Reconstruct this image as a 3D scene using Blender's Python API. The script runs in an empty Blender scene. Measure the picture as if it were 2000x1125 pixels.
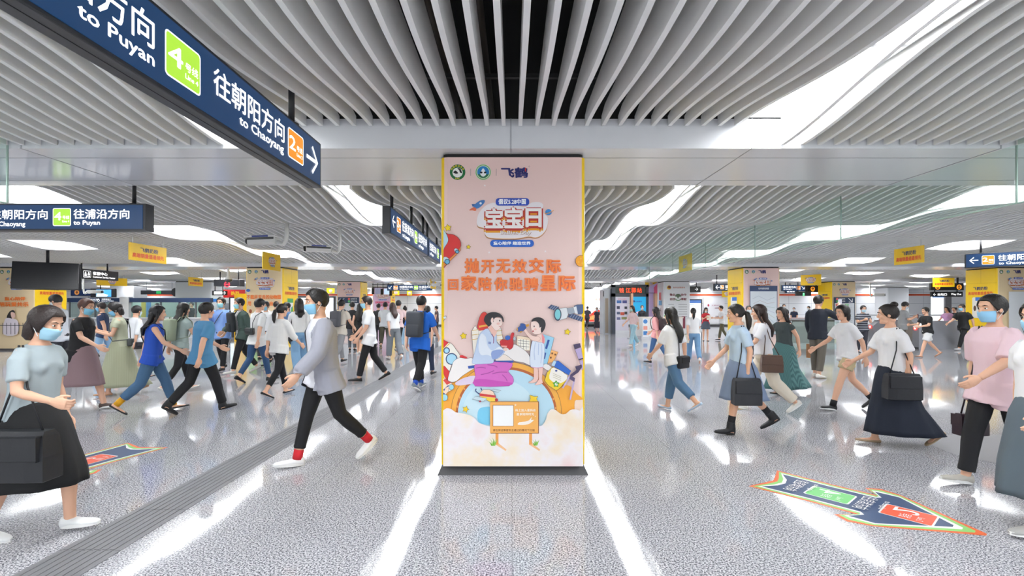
import bpy, bmesh, math, random
from mathutils import Vector, Matrix, noise
R = math.radians
rnd = random.Random(7)
SC = bpy.context.scene
COL = SC.collection
# ------------------------------------------------------------------ camera
cam_d = bpy.data.cameras.new('camera'); cam = bpy.data.objects.new('camera', cam_d); COL.objects.link(cam)
cam.location = (0, 0, 1.5); cam.rotation_euler = (R(90), 0, 0)
cam_d.sensor_width = 36; cam_d.lens = 17.1; cam_d.shift_y = 0.01875; cam_d.clip_end = 200
SC.camera = cam
F = 950.0
# ------------------------------------------------------------------ world, exposure
wd = bpy.data.worlds.new('world'); SC.world = wd; wd.use_nodes = True
wd.node_tree.nodes['Background'].inputs[0].default_value = (0.93, 0.97, 1.0, 1)
wd.node_tree.nodes['Background'].inputs[1].default_value = 1.6
PANEL_POWER = 16.0
SC.view_settings.view_transform = 'Standard'; SC.view_settings.look = 'None'
SC.view_settings.exposure = 0.28; SC.view_settings.gamma = 1.0
SC.view_settings.use_curve_mapping = False
cy = SC.cycles
cy.use_denoising = True
cy.max_bounces = 7; cy.diffuse_bounces = 4; cy.glossy_bounces = 3; cy.transparent_max_bounces = 16
cy.caustics_reflective = False; cy.caustics_refractive = False
cy.sample_clamp_indirect = 6.0

# ------------------------------------------------------------------ materials
def lin(c):
    if isinstance(c, str):
        c = tuple(int(c[i:i + 2], 16) / 255 for i in (0, 2, 4))
    return tuple((v / 12.92 if v <= 0.04045 else ((v + 0.055) / 1.055) ** 2.4) for v in c)
_M = {}
def mat(c, rough=0.6, metal=0.0, emit=0.0, key=None, bump=0.0, bscale=60.0, spec=0.5, coat=0.0):
    k = key or (c, rough, metal, emit, bump, bscale, spec, coat)
    if k in _M: return _M[k]
    m = bpy.data.materials.new('mat_' + str(c)); m.use_nodes = True
    nt = m.node_tree; b = nt.nodes['Principled BSDF']
    col = lin(c) + (1,)
    b.inputs['Base Color'].default_value = col
    b.inputs['Roughness'].default_value = rough
    b.inputs['Metallic'].default_value = metal
    b.inputs['Specular IOR Level'].default_value = spec
    b.inputs['Coat Weight'].default_value = coat
    if emit:
        b.inputs['Emission Color'].default_value = col
        b.inputs['Emission Strength'].default_value = emit
    if bump:
        t = nt.nodes.new('ShaderNodeTexCoord'); n = nt.nodes.new('ShaderNodeTexNoise'); bp = nt.nodes.new('ShaderNodeBump')
        n.inputs['Scale'].default_value = bscale; n.inputs['Detail'].default_value = 3
        bp.inputs['Strength'].default_value = bump; bp.inputs['Distance'].default_value = 0.02
        nt.links.new(t.outputs['Object'], n.inputs['Vector']); nt.links.new(n.outputs['Fac'], bp.inputs['Height'])
        nt.links.new(bp.outputs['Normal'], b.inputs['Normal'])
    _M[k] = m
    return m
def glow(c, s=1.0):
    """a backlit or self-lit surface"""
    k = ('glow', c, s)
    if k in _M: return _M[k]
    m = bpy.data.materials.new('lit_' + str(c)); m.use_nodes = True
    b = m.node_tree.nodes['Principled BSDF']
    col = lin(c) + (1,)
    b.inputs['Base Color'].default_value = tuple(v * .35 for v in col[:3]) + (1,)
    b.inputs['Roughness'].default_value = 0.35
    b.inputs['Emission Color'].default_value = col; b.inputs['Emission Strength'].default_value = s
    _M[k] = m
    return m
def nodes(name):
    m = bpy.data.materials.new(name); m.use_nodes = True
    nt = m.node_tree
    return m, nt, nt.nodes['Principled BSDF']
def ramp(nt, src, stops):
    r = nt.nodes.new('ShaderNodeValToRGB')
    e = r.color_ramp.elements
    while len(e) < len(stops): e.new(0.5)
    for el, (p, c) in zip(e, stops):
        el.position = p; el.color = lin(c) + (1,)
    nt.links.new(src, r.inputs[0])
    return r

# ------------------------------------------------------------------ mesh builder
class MB:
    def __init__(s): s.v = []; s.f = []; s.m = []; s.mats = []
    def mi(s, m):
        if m is None: return 0
        if m not in s.mats: s.mats.append(m)
        return s.mats.index(m)
    def add(s, vs, fs, m=None, M=None):
        o = len(s.v); k = s.mi(m)
        s.v += [tuple(M @ Vector(v)) for v in vs] if M is not None else [tuple(v) for v in vs]
        s.f += [tuple(i + o for i in f) for f in fs]; s.m += [k] * len(fs)
        return s
    def box(s, x0, y0, z0, x1, y1, z1, m=None, M=None, b=0.0):
        if b > 0:
            # chamfered box
            vs = []; b = min(b, abs(x1 - x0) / 2.01, abs(y1 - y0) / 2.01, abs(z1 - z0) / 2.01)
            bm = bmesh.new()
            g = bmesh.ops.create_cube(bm, size=1.0)
            for v in bm.verts:
                v.co = Vector(((x0 + x1) / 2 + v.co.x * (x1 - x0), (y0 + y1) / 2 + v.co.y * (y1 - y0), (z0 + z1) / 2 + v.co.z * (z1 - z0)))
            bmesh.ops.bevel(bm, geom=bm.edges[:], offset=b, segments=2, profile=0.6, affect='EDGES')
            bm.verts.index_update()
            vs = [v.co.copy() for v in bm.verts]; fs = [[v.index for v in f.verts] for f in bm.faces]
            bm.free()
            return s.add(vs, fs, m, M)
        vs = [(x0, y0, z0), (x1, y0, z0), (x1, y1, z0), (x0, y1, z0), (x0, y0, z1), (x1, y0, z1), (x1, y1, z1), (x0, y1, z1)]
        return s.add(vs, [(0, 3, 2, 1), (4, 5, 6, 7), (0, 1, 5, 4), (1, 2, 6, 5), (2, 3, 7, 6), (3, 0, 4, 7)], m, M)
    def rings(s, rs, m=None, cap=True, M=None, close=True):
        n = len(rs[0]); vs = [p for r in rs for p in r]; fs = []
        for i in range(len(rs) - 1):
            for j in range(n if close else n - 1):
                a, b = i * n + j, i * n + (j + 1) % n
                fs.append((a, b, b + n, a + n))
        if cap and close:
            fs.append(tuple(reversed(range(n)))); fs.append(tuple(range((len(rs) - 1) * n, len(rs) * n)))
        return s.add(vs, fs, m, M)
    def tube(s, pts, rad, n=10, m=None, M=None, up=None, cap=True):
        """pts: path, rad: number or list of r / (ra, rb); ra along 'side', rb along 'up x dir'"""
        P = [Vector(p) for p in pts]; rs = []
        if not isinstance(rad, (list, tuple)): rad = [rad] * len(P)
        ref = Vector(up) if up else None
        prev = None
        for i, p in enumerate(P):
            d = (P[min(i + 1, len(P) - 1)] - P[max(i - 1, 0)])
            d = d.normalized() if d.length > 1e-9 else Vector((0, 0, 1))
            if ref is not None: a = ref - d * ref.dot(d)
            elif prev is not None: a = prev - d * prev.dot(d)
            else:
                a = Vector((1, 0, 0)) if abs(d.x) < .8 else Vector((0, 1, 0)); a = a - d * a.dot(d)
            if a.length < 1e-6: a = d.orthogonal()
            a.normalize(); b = d.cross(a); prev = a
            r = rad[i]; ra, rb = r if isinstance(r, (list, tuple)) else (r, r)
            rs.append([p + a * (ra * math.cos(t)) + b * (rb * math.sin(t)) for t in (2 * math.pi * k / n for k in range(n))])
        return s.rings(rs, m, cap, M)
    def ball(s, c, r, m=None, n=12, k=8, M=None):
        c = Vector(c); rx, ry, rz = r if isinstance(r, (list, tuple)) else (r, r, r)
        rs = []
        for i in range(1, k):
            a = math.pi * i / k
            rs.append([c + Vector((rx * math.sin(a) * math.cos(2 * math.pi * j / n), ry * math.sin(a) * math.sin(2 * math.pi * j / n), -rz * math.cos(a))) for j in range(n)])
        o = len(s.v); s.rings(rs, m, False, M)
        t = [c + Vector((0, 0, -rz)), c + Vector((0, 0, rz))]
        s.add(t, [], m, M); tb, tt = len(s.v) - 2, len(s.v) - 1
        kk = s.mi(m); L = o + (k - 2) * n
        for j in range(n):
            s.f.append((o + (j + 1) % n, o + j, tb)); s.f.append((L + j, L + (j + 1) % n, tt)); s.m += [kk, kk]
        return s
    def lathe(s, prof, c=(0, 0, 0), n=16, m=None, M=None):
        return s.rings([[Vector(c) + Vector((r * math.cos(2 * math.pi * k / n), r * math.sin(2 * math.pi * k / n), z)) for k in range(n)] for r, z in prof], m, True, M)
    def prism(s, pts, a, b, m=None, M=None, axis='y'):
        """polygon pts (u, w) extruded from a to b along axis"""
        n = len(pts)
        f = {'y': lambda u, w, t: (u, t, w), 'x': lambda u, w, t: (t, u, w), 'z': lambda u, w, t: (u, w, t)}[axis]
        vs = [f(u, w, a) for u, w in pts] + [f(u, w, b) for u, w in pts]
        fs = [tuple(range(n)), tuple(reversed(range(n, 2 * n)))] + [(i, i + n, (i + 1) % n + n, (i + 1) % n) for i in range(n)]
        return s.add(vs, fs, m, M)
    def build(s, name, m=None, parent=None, smooth=False, off=None, fix=True):
        me = bpy.data.meshes.new(name)
        vs = s.v if off is None else [(x - off[0], y - off[1], z - off[2]) for x, y, z in s.v]
        me.from_pydata(vs, [], s.f)
        if m is not None: me.materials.append(m)
        else:
            for q in s.mats: me.materials.append(q)
            if s.m: me.polygons.foreach_set('material_index', s.m)
        if fix:
            bm = bmesh.new(); bm.from_mesh(me); bmesh.ops.recalc_face_normals(bm, faces=bm.faces[:]); bm.to_mesh(me); bm.free()
        if smooth: me.shade_smooth() if hasattr(me, 'shade_smooth') else None
        o = bpy.data.objects.new(name, me); COL.objects.link(o)
        if parent: o.parent = parent
        return o

def tag(o, label=None, cat=None, group=None, kind=None):
    if label: o['label'] = label
    if cat: o['category'] = cat
    if group: o['group'] = group
    if kind: o['kind'] = kind
    return o
def thing(name, label, cat, loc=(0, 0, 0), rz=0.0, group=None):
    o = bpy.data.objects.new(name, None); COL.objects.link(o)
    o.empty_display_size = 0.1
    o.location = loc; o.rotation_euler = (0, 0, rz)
    return tag(o, label, cat, group)
def struct(mb, name, m, smooth=False):
    o = mb.build(name, m, None, smooth); o['kind'] = 'structure'; return o

# ------------------------------------------------------------------ flat lettering and printed artwork
_T = {}
def text2d(s, bold=0.0):
    """outline of a line of lettering"""
    k = s
    if k in _T: return _T[k]
    c = bpy.data.curves.new('t', 'FONT'); c.body = s; c.size = 1.0; c.resolution_u = 2; c.fill_mode = 'FRONT'
    o = bpy.data.objects.new('t', c); COL.objects.link(o)
    dg = bpy.context.evaluated_depsgraph_get()
    me = o.evaluated_get(dg).to_mesh()
    vs = [(v.co.x, v.co.y) for v in me.vertices]; fs = [tuple(p.vertices) for p in me.polygons]
    bpy.data.objects.remove(o); bpy.data.curves.remove(c)
    _T[k] = (vs, fs)
    return _T[k]
def spline(pts, n=6, closed=True):
    out = []; N = len(pts)
    for i in range(N if closed else N - 1):
        if closed: p0, p1, p2, p3 = pts[(i - 1) % N], pts[i], pts[(i + 1) % N], pts[(i + 2) % N]
        else: p0, p1, p2, p3 = pts[max(i - 1, 0)], pts[i], pts[i + 1], pts[min(i + 2, N - 1)]
        for k in range(n):
            t = k / n; t2, t3 = t * t, t * t * t
            out.append(tuple(0.5 * (2 * p1[d] + (p2[d] - p0[d]) * t + (2 * p0[d] - 5 * p1[d] + 4 * p2[d] - p3[d]) * t2 + (3 * p1[d] - p0[d] - 3 * p2[d] + p3[d]) * t3) for d in range(len(p1))))
    if not closed: out.append(tuple(pts[-1]))
    return out
class Art:
    """flat print on a plane: map(u, v) -> point on the plane, nrm = outward normal, eps = lift of one ink layer"""
    def __init__(s, parent, fmap, nrm, eps=0.00012, mk=None, clip=None):
        s.p = parent; s.map = fmap; s.n = Vector(nrm).normalized(); s.eps = eps; s.k = 1; s.mb = MB(); s.name = None
        s.mk = mk or (lambda c: mat(c, 0.45)); s.clip = clip
    def start(s, name): s.flush(); s.name = name; s.mb = MB(); return s
    def flush(s):
        if s.name and s.mb.f:
            s.mb.build(s.name, None, s.p, fix=False)
        s.name = None; s.mb = MB()
    def _pt(s, u, v):
        if s.clip:
            u = min(max(u, s.clip[0]), s.clip[2]); v = min(max(v, s.clip[1]), s.clip[3])
        return Vector(s.map(u, v)) + s.n * (s.k * s.eps)
    def raw(s, vs, fs, c):
        P = [s._pt(*q) for q in vs]
        out = []
        for f in fs:
            nn = Vector((0, 0, 0))
            for i in range(len(f)): nn += P[f[i]].cross(P[f[(i + 1) % len(f)]])
            out.append(f if nn.dot(s.n) >= 0 else tuple(reversed(f)))
        s.mb.add(P, out, s.mk(c) if isinstance(c, str) else c); s.k += 1
        return s
    def poly(s, pts, c, sm=0, line=None, lw=1.0):
        if sm: pts = spline(pts, sm)
        s.raw(pts, [tuple(range(len(pts)))], c)
        if line: s.stroke(pts, lw, line, True)
        return s
    def stroke(s, pts, w, c, closed=False, sm=0):
        if sm: pts = spline(pts, sm, closed)
        n = len(pts); vs = []; fs = []
        for i in range(n):
            a = pts[(i - 1) % n] if closed else pts[max(i - 1, 0)]; b = pts[(i + 1) % n] if closed else pts[min(i + 1, n - 1)]
            dx, dy = b[0] - a[0], b[1] - a[1]; L = math.hypot(dx, dy) or 1
            nx, ny = -dy / L * w / 2, dx / L * w / 2
            vs += [(pts[i][0] + nx, pts[i][1] + ny), (pts[i][0] - nx, pts[i][1] - ny)]
        for i in range(n if closed else n - 1):
            j = (i + 1) % n; fs.append((2 * i, 2 * i + 1, 2 * j + 1, 2 * j))
        return s.raw(vs, fs, c)
    def rect(s, x0, y0, x1, y1, c): return s.raw([(x0, y0), (x1, y0), (x1, y1), (x0, y1)], [(0, 1, 2, 3)], c)
    def rrect(s, x0, y0, x1, y1, r, c):
        pts = []
        for cx, cy_, a0 in ((x1 - r, y1 - r, 0), (x0 + r, y1 - r, 90), (x0 + r, y0 + r, 180), (x1 - r, y0 + r, 270)):
            pts += [(cx + r * math.cos(R(a0 + t)), cy_ + r * math.sin(R(a0 + t))) for t in (0, 22, 45, 67, 90)]
        return s.raw(pts, [tuple(range(len(pts)))], c)
    def oval(s, cx, cy_, rx, ry, c, n=28, a0=0, a1=360, line=None, lw=1):
        full = abs(a1 - a0) >= 360
        pts = [(cx + rx * math.cos(R(a0 + (a1 - a0) * i / (n if full else n - 1))), cy_ + ry * math.sin(R(a0 + (a1 - a0) * i / (n if full else n - 1)))) for i in range(n)]
        s.raw(pts, [tuple(range(n))], c)
        if line: s.stroke(pts, lw, line, True)
        return s
    def ring(s, cx, cy_, rx, ry, w, c, a0=0, a1=360, n=32):
        full = abs(a1 - a0) >= 360
        pts = [(cx + rx * math.cos(R(a0 + (a1 - a0) * i / (n if full else n - 1))), cy_ + ry * math.sin(R(a0 + (a1 - a0) * i / (n if full else n - 1)))) for i in range(n)]
        return s.stroke(pts, w, c, full)
    def star(s, cx, cy_, r, c, rot=0, line=None, lw=1, inner=.5):
        pts = [(cx + (r if i % 2 == 0 else r * inner) * math.cos(R(rot - 90 + i * 36)), cy_ + (r if i % 2 == 0 else r * inner) * math.sin(R(rot - 90 + i * 36))) for i in range(10)]
        return s.poly(pts, c, 0, line, lw)
    def text(s, t, x0, y0, x1, y1, c, bold=0.0, rot=0.0, keep=False):
        """fits the lettering to the box; y0 is the TOP edge in the art's own axis direction"""
        vs, fs = text2d(t)
        if not vs: return s
        ax, bx = min(v[0] for v in vs) - bold, max(v[0] for v in vs) + bold; ay, by = min(v[1] for v in vs) - bold, max(v[1] for v in vs) + bold
        sx = (x1 - x0) / (bx - ax); sy = (y1 - y0) / (by - ay)
        # a bold stroke is several ink passes, slightly shifted, each a hair above the last
        sh = [(0, 0)] if not bold else [(bold, 0), (-bold, 0), (0, bold), (0, -bold)] if bold < .03 else [(bold, bold * .5), (-bold, bold * .5), (bold, -bold * .5), (-bold, -bold * .5), (0, bold), (0, -bold)]
        k0 = s.k
        for i, (dx, dy) in enumerate(sh):
            pts = [(x0 + (v[0] + dx - ax) * sx, y0 + (by - v[1] - dy) * sy) for v in vs]
            if rot:
                cx, cc = (x0 + x1) / 2, (y0 + y1) / 2; ca, sa = math.cos(R(rot)), math.sin(R(rot))
                pts = [(cx + (x - cx) * ca - (y - cc) * sa, cc + (x - cx) * sa + (y - cc) * ca) for x, y in pts]
            s.k = k0 + i * .25; s.raw(pts, fs, c)
        s.k = k0 + len(sh) * .25 + .75
        return s
def W(px, py, Y): return Vector(((px - 1000) * Y / F, Y, 1.5 - (py - 600) * Y / F))
def gy(py): return 1.5 * F / (py - 600)        # depth of a floor point seen at image row py
# ================================================================== SETTING
# ---- floor: speckled terrazzo
def floor_mat():
    m, nt, b = nodes('terrazzo')
    L = nt.links.new
    tc = nt.nodes.new('ShaderNodeTexCoord')
    def nz(sc, det=2, rough=.6):
        n = nt.nodes.new('ShaderNodeTexNoise'); n.inputs['Scale'].default_value = sc; n.inputs['Detail'].default_value = det; n.inputs['Roughness'].default_value = rough
        L(tc.outputs['Object'], n.inputs['Vector']); return n
    n1 = nz(95, 2.5, .65); n2 = nz(150, 2)
    r1 = ramp(nt, n1.outputs['Fac'], [(0.39, '505056'), (0.455, '92929a'), (0.515, 'd2d2d8'), (0.59, 'f0f0f2')])
    r2 = ramp(nt, n2.outputs['Fac'], [(0.34, '68686c'), (0.43, 'ffffff')])
    mx = nt.nodes.new('ShaderNodeMix'); mx.data_type = 'RGBA'; mx.blend_type = 'MULTIPLY'; mx.inputs[0].default_value = .8
    L(r1.outputs[0], mx.inputs[6]); L(r2.outputs[0], mx.inputs[7])
    n3 = nz(.5, 2); r3 = ramp(nt, n3.outputs['Fac'], [(0.3, 'ececee'), (0.7, 'ffffff')])
    m2 = nt.nodes.new('ShaderNodeMix'); m2.data_type = 'RGBA'; m2.blend_type = 'MULTIPLY'; m2.inputs[0].default_value = 1
    L(mx.outputs[2], m2.inputs[6]); L(r3.outputs[0], m2.inputs[7])
    # joints between the slabs, 0.83 m apart
    br = nt.nodes.new('ShaderNodeTexBrick'); br.offset = 0; br.inputs['Scale'].default_value = 1
    br.inputs['Brick Width'].default_value = .83; br.inputs['Row Height'].default_value = .83; br.inputs['Mortar Size'].default_value = .0022
    mp = nt.nodes.new('ShaderNodeMapping'); mp.inputs['Location'].default_value = (0, -.785, 0); L(tc.outputs['Object'], mp.inputs[0]); L(mp.outputs[0], br.inputs['Vector'])
    m3 = nt.nodes.new('ShaderNodeMix'); m3.data_type = 'RGBA'; L(br.outputs['Fac'], m3.inputs[0]); L(m2.outputs[2], m3.inputs[6]); m3.inputs[7].default_value = lin('8c8c90') + (1,)
    L(m3.outputs[2], b.inputs['Base Color'])
    n4 = nz(1.3, 4); r4 = ramp(nt, n4.outputs['Fac'], [(0.3, (.24, .24, .24)), (0.7, (.31, .31, .31))]); L(r4.outputs[0], b.inputs['Roughness'])
    b.inputs['Specular IOR Level'].default_value = .55
    return m
mb = MB(); mb.box(-34, -6, -.2, 34, 39.2, 0); floor = struct(mb, 'floor', floor_mat())
# ---- tactile guide strip let into the floor
mb = MB()
def grooves(x0, x1, y0, y1, n):
    w = (x1 - x0); mb.box(x0, y0, 0.0005, x1, y1, .003)
    for i in range(n):
        a = x0 + w * (.06 + .88 * i / n); mb.box(a, y0, .003, a + w * .5 / n, y1, .0065)
yy = -3.0
while yy < 33:
    grooves(-2.79, -2.41, yy, yy + .595, 7); yy += .6
struct(mb, 'trim_1', mat('7a7a7e', .5, bump=.1, bscale=90))
mb = MB()   # dark granite border band on the right
mb.add([(4.64, 5.72, .001), (7.6, 5.72, .001), (7.6, 3.8, .001), (5.05, 4.0, .001), (4.5, 4.93, .001)], [(0, 1, 2, 3, 4)])
struct(mb, 'trim_2', mat('77777d', .35, bump=.05, bscale=120))
# ---- walls
def panel_wall():
    m, nt, b = nodes('wall_panel'); L = nt.links.new
    tc = nt.nodes.new('ShaderNodeTexCoord'); sp = nt.nodes.new('ShaderNodeSeparateXYZ'); L(tc.outputs['Object'], sp.inputs[0])
    ad = nt.nodes.new('ShaderNodeMath'); L(sp.outputs[0], ad.inputs[0]); L(sp.outputs[1], ad.inputs[1])
    cb = nt.nodes.new('ShaderNodeCombineXYZ'); L(ad.outputs[0], cb.inputs[0]); L(sp.outputs[2], cb.inputs[1])
    br = nt.nodes.new('ShaderNodeTexBrick'); br.offset = 0; br.inputs['Scale'].default_value = 1
    br.inputs['Brick Width'].default_value = 1.8; br.inputs['Row Height'].default_value = .9; br.inputs['Mortar Size'].default_value = .012
    br.inputs['Color1'].default_value = lin('f1f2f5') + (1,); br.inputs['Color2'].default_value = lin('edeff2') + (1,); br.inputs['Mortar'].default_value = lin('b9bcc4') + (1,)
    L(cb.outputs[0], br.inputs['Vector']); L(br.outputs['Color'], b.inputs['Base Color']); b.inputs['Roughness'].default_value = .25
    return m
WALL = panel_wall(); WHITE = mat('eeeff1', .4); BEAM = mat('e6e7ea', .16, key='beam', spec=.6)
for nm, a in (('wall_back', (-34, 39, 0, 34, 39.2, 3.5)), ('wall_left', (-34.2, -6, 0, -34, 39.2, 3.5)), ('wall_right', (34, -6, 0, 34.2, 39.2, 3.5))):
    mb = MB(); mb.box(*a); struct(mb, nm, WALL)
mb = MB(); mb.box(-34, 38.96, 0, 34, 39, .12); struct(mb, 'baseboard_back', mat('3c3c40', .4))
mb = MB(); mb.box(-34, 38.97, 2.42, 34, 39, 2.56); struct(mb, 'trim_3', mat('d9552b', .4))
# ---- dark void above the slats, with rails
mb = MB(); mb.box(-34, -6, 3.95, 34, 39.2, 4.1); struct(mb, 'ceiling', mat('08080a', .9))
BEAMS = [(4.26, 5.56), (16.65, 18.0), (26.1, 27.4)]
for i, (a, b_) in enumerate(BEAMS):
    mb = MB(); mb.box(-34, a, 2.89, 34, b_, 3.15)
    o = struct(mb, 'trim_%d' % (4 + i), BEAM)
mb = MB()          # panel joints of the near beam
for x in (-4.3, -.01, 2.1, 4.28):
    mb.box(x - .004, 4.254, 2.8865, x + .004, 5.57, 3.151)
for yb in (4.53, 5.33): mb.box(-12, yb - .003, 2.8875, 12, yb + .003, 2.8895)
struct(mb, 'trim_7', mat('a5a7ab', .5))
mb = MB()
yv = -4.0
while yv < 38:
    if not any(a - .3 < yv < b_ + .3 for a, b_ in BEAMS): mb.box(-33, yv, 3.215, 33, yv + .03, 3.245)
    yv += 1.09
struct(mb, 'trim_8', mat('1b1b1d', .6))
mb = MB()
for x, z in ((-.28, 3.7), (-.62, 3.62), (1.5, 3.8), (3.3, 3.75), (-3.2, 3.7)): mb.tube([(x, -4, z), (x + .1, 16, z)], .035, 8)
struct(mb, 'trim_9', mat('3a332d', .5, .3), True)
# ---- wavy slat ceiling
MOD = 8.8
def strip_of(x):
    k = round(x / MOD); d = x - k * MOD
    return abs(d) < 2.2
def zb(x, y):
    A = strip_of(x)
    ph = 2 * math.pi * (y - (2.45 if A else 4.35)) / 3.77
    return 1.5 + (1.505 - .08 * math.cos(ph) if A else 1.52 - .105 * math.cos(ph))
STRIPS = sorted(k * MOD + s * 2.2 for k in range(-3, 4) for s in (-1, 1))
SLAT = mat('f0f0ee', .55)
for bi, (y0, y1, xm, st) in enumerate(((-4.0, 4.25, 9.0, .16), (5.9, 16.64, 22.0, .19), (18.2, 26.05, 32, .25), (27.6, 38.9, 33, .3))):
    n = int(round((y1 - y0) / st)); ys = [y0 + (y1 - y0) * i / n for i in range(n + 1)]
    mb = MB(); P = .145; T = .0165
    k0 = int(xm / P)
    xs = [(k + .5) * P for k in range(-k0, k0 + 1)]
    xs = [x for x in xs if all(abs(x - s - math.copysign(.05, s)) > .245 for s in STRIPS)] + [s + math.copysign(.165, s) for s in STRIPS if abs(s) < xm]
    for x in xs:
        vs = []
        for i, y in enumerate(ys):
            z = zb(x, y); zt = 3.21
            if i in (0, n): zt = 3.17
            vs += [(x - T, y, z), (x + T, y, z), (x + T, y, zt), (x - T, y, zt)]
        fs = [(0, 1, 2, 3), (4 * n + 3, 4 * n + 2, 4 * n + 1, 4 * n)]
        for i in range(n):
            a = 4 * i
            fs += [(a, a + 4, a + 5, a + 1), (a + 1, a + 5, a + 6, a + 2), (a + 3, a + 7, a + 4, a), (a + 2, a + 6, a + 7, a + 3)]
        mb.add(vs, fs)
    o = mb.build('ceiling', SLAT, None, fix=False); o['kind'] = 'structure'
# ---- luminous strips above the gaps in the slats
DIFF = mat('ffffff', .5, emit=PANEL_POWER, key='diffuser'); DIFF.node_tree.nodes['Principled BSDF'].inputs['Emission Color'].default_value = (0.95, 0.975, 1.0, 1)
ALU = mat('d5d8dc', .35, .6); STEEL = mat('b9bcc0', .28, .9); BLACK = mat('16161a', .45); DARK = mat('2b2c30', .4)
GAPN = ['before the first ceiling beam', 'behind the first ceiling beam', 'behind the second beam', 'behind the third beam']
ORD = {1: 'nearest', 2: 'second', 3: 'third', 4: 'fourth', 5: 'fifth', 6: 'sixth', 7: 'seventh'}
for bi, (y0, y1, xm) in enumerate(((-3.8, 4.2, 7.0), (5.9, 16.6, 17.5), (18.2, 26.0, 24), (27.6, 38.8, 31))):
    for s in STRIPS:
        if abs(s) > xm: continue
        kk = sum(1 for q in STRIPS if q * s > 0 and abs(q) <= abs(s) + .01)
        t = thing('ceiling_light', 'white luminous ceiling strip %s, %s to the %s of the pillar' % (GAPN[bi], ORD[kk], 'left' if s < 0 else 'right'), 'light', (s + math.copysign(.055, s), (y0 + y1) / 2, 3.14), 0, 'luminous strips in the slat ceiling')
        h = (y1 - y0) / 2
        d = MB(); d.box(-.2, -h, 0, .2, h, .02); d.build('diffuser', DIFF, t)
        f = MB(); f.box(-.225, -h, -.005, -.215, h, .06); f.box(.215, -h, -.005, .225, h, .06); f.box(-.225, -h, .02, .225, h, .06)
        f.build('frame', WHITE, t)
        y = y0 + .74
        while bi < 1 and y < y1 - .3:
            c = y - (y0 + y1) / 2
            j = MB(); j.box(-.215, c - .02, -.006, .215, c + .02, .004); j.build('joint_strip', WHITE, t); y += 1.22
# ---- glass smoke barriers hanging along the aisle
def tint():
    m = bpy.data.materials.new('tinted_glass'); m.use_nodes = True; nt = m.node_tree; nt.nodes.clear()
    o = nt.nodes.new('ShaderNodeOutputMaterial'); t = nt.nodes.new('ShaderNodeBsdfTransparent'); g = nt.nodes.new('ShaderNodeBsdfGlossy'); x = nt.nodes.new('ShaderNodeMixShader'); f = nt.nodes.new('ShaderNodeFresnel')
    f.inputs[0].default_value = 1.25; g.inputs['Roughness'].default_value = .02; t.inputs[0].default_value = (.90, .965, .935, 1)
    gm = nt.nodes.new('ShaderNodeNewGeometry'); iv = nt.nodes.new('ShaderNodeMath'); iv.operation = 'SUBTRACT'; iv.inputs[0].default_value = 1; ml = nt.nodes.new('ShaderNodeMath'); ml.operation = 'MULTIPLY'
    nt.links.new(gm.outputs['Backfacing'], iv.inputs[1]); nt.links.new(iv.outputs[0], ml.inputs[0]); nt.links.new(f.outputs[0], ml.inputs[1]); nt.links.new(ml.outputs[0], x.inputs[0]); nt.links.new(t.outputs[0], x.inputs[1]); nt.links.new(g.outputs[0], x.inputs[2]); nt.links.new(x.outputs[0], o.inputs[0])
    return m
GLASS = tint()
for sx, side in ((-1, 'left'), (1, 'right')):
    t = thing('smoke_barrier', 'greenish glass smoke barrier hanging from the ceiling along the %s of the aisle' % side, 'glass barrier', (sx * 4.3, 5.9, 2.39))
    edges = [-2.6, -.35, 1.9, 4.14]
    for a, b_ in ((-3.9, -2.35), (-2.35, -.1), (-.1, 2.15), (2.15, 4.13), (4.16, 6.35), (6.37, 8.6), (8.62, 10.8), (10.82, 13.0), (13.02, 15.2), (15.22, 16.6)):
        if sx < 0 and a > 4: continue
        p = MB()
        top = .49 if not (4.0 < (a + b_) / 2 < 5.6) else .49
        p.box(-.005, a - 5.9, 0, .005, b_ - 5.9, .56 if b_ < 4.2 or a > 6 else .495); p.build('glass_pane', GLASS, t)
    e = MB(); e.box(-.007, -9.8, -.012, .007, 10.7 if sx > 0 else -1.77, 0)
    for y in (4.145,) if sx < 0 else (4.145, 6.36, 8.61, 10.81, 13.01, 15.21): e.box(-.006, y - 5.9 - .006, 0, .006, y - 5.9 + .006, .56 if y > 6 else .49)
    e.build('edge_strip', mat('8fa59b', .3, .4), t)
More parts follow.
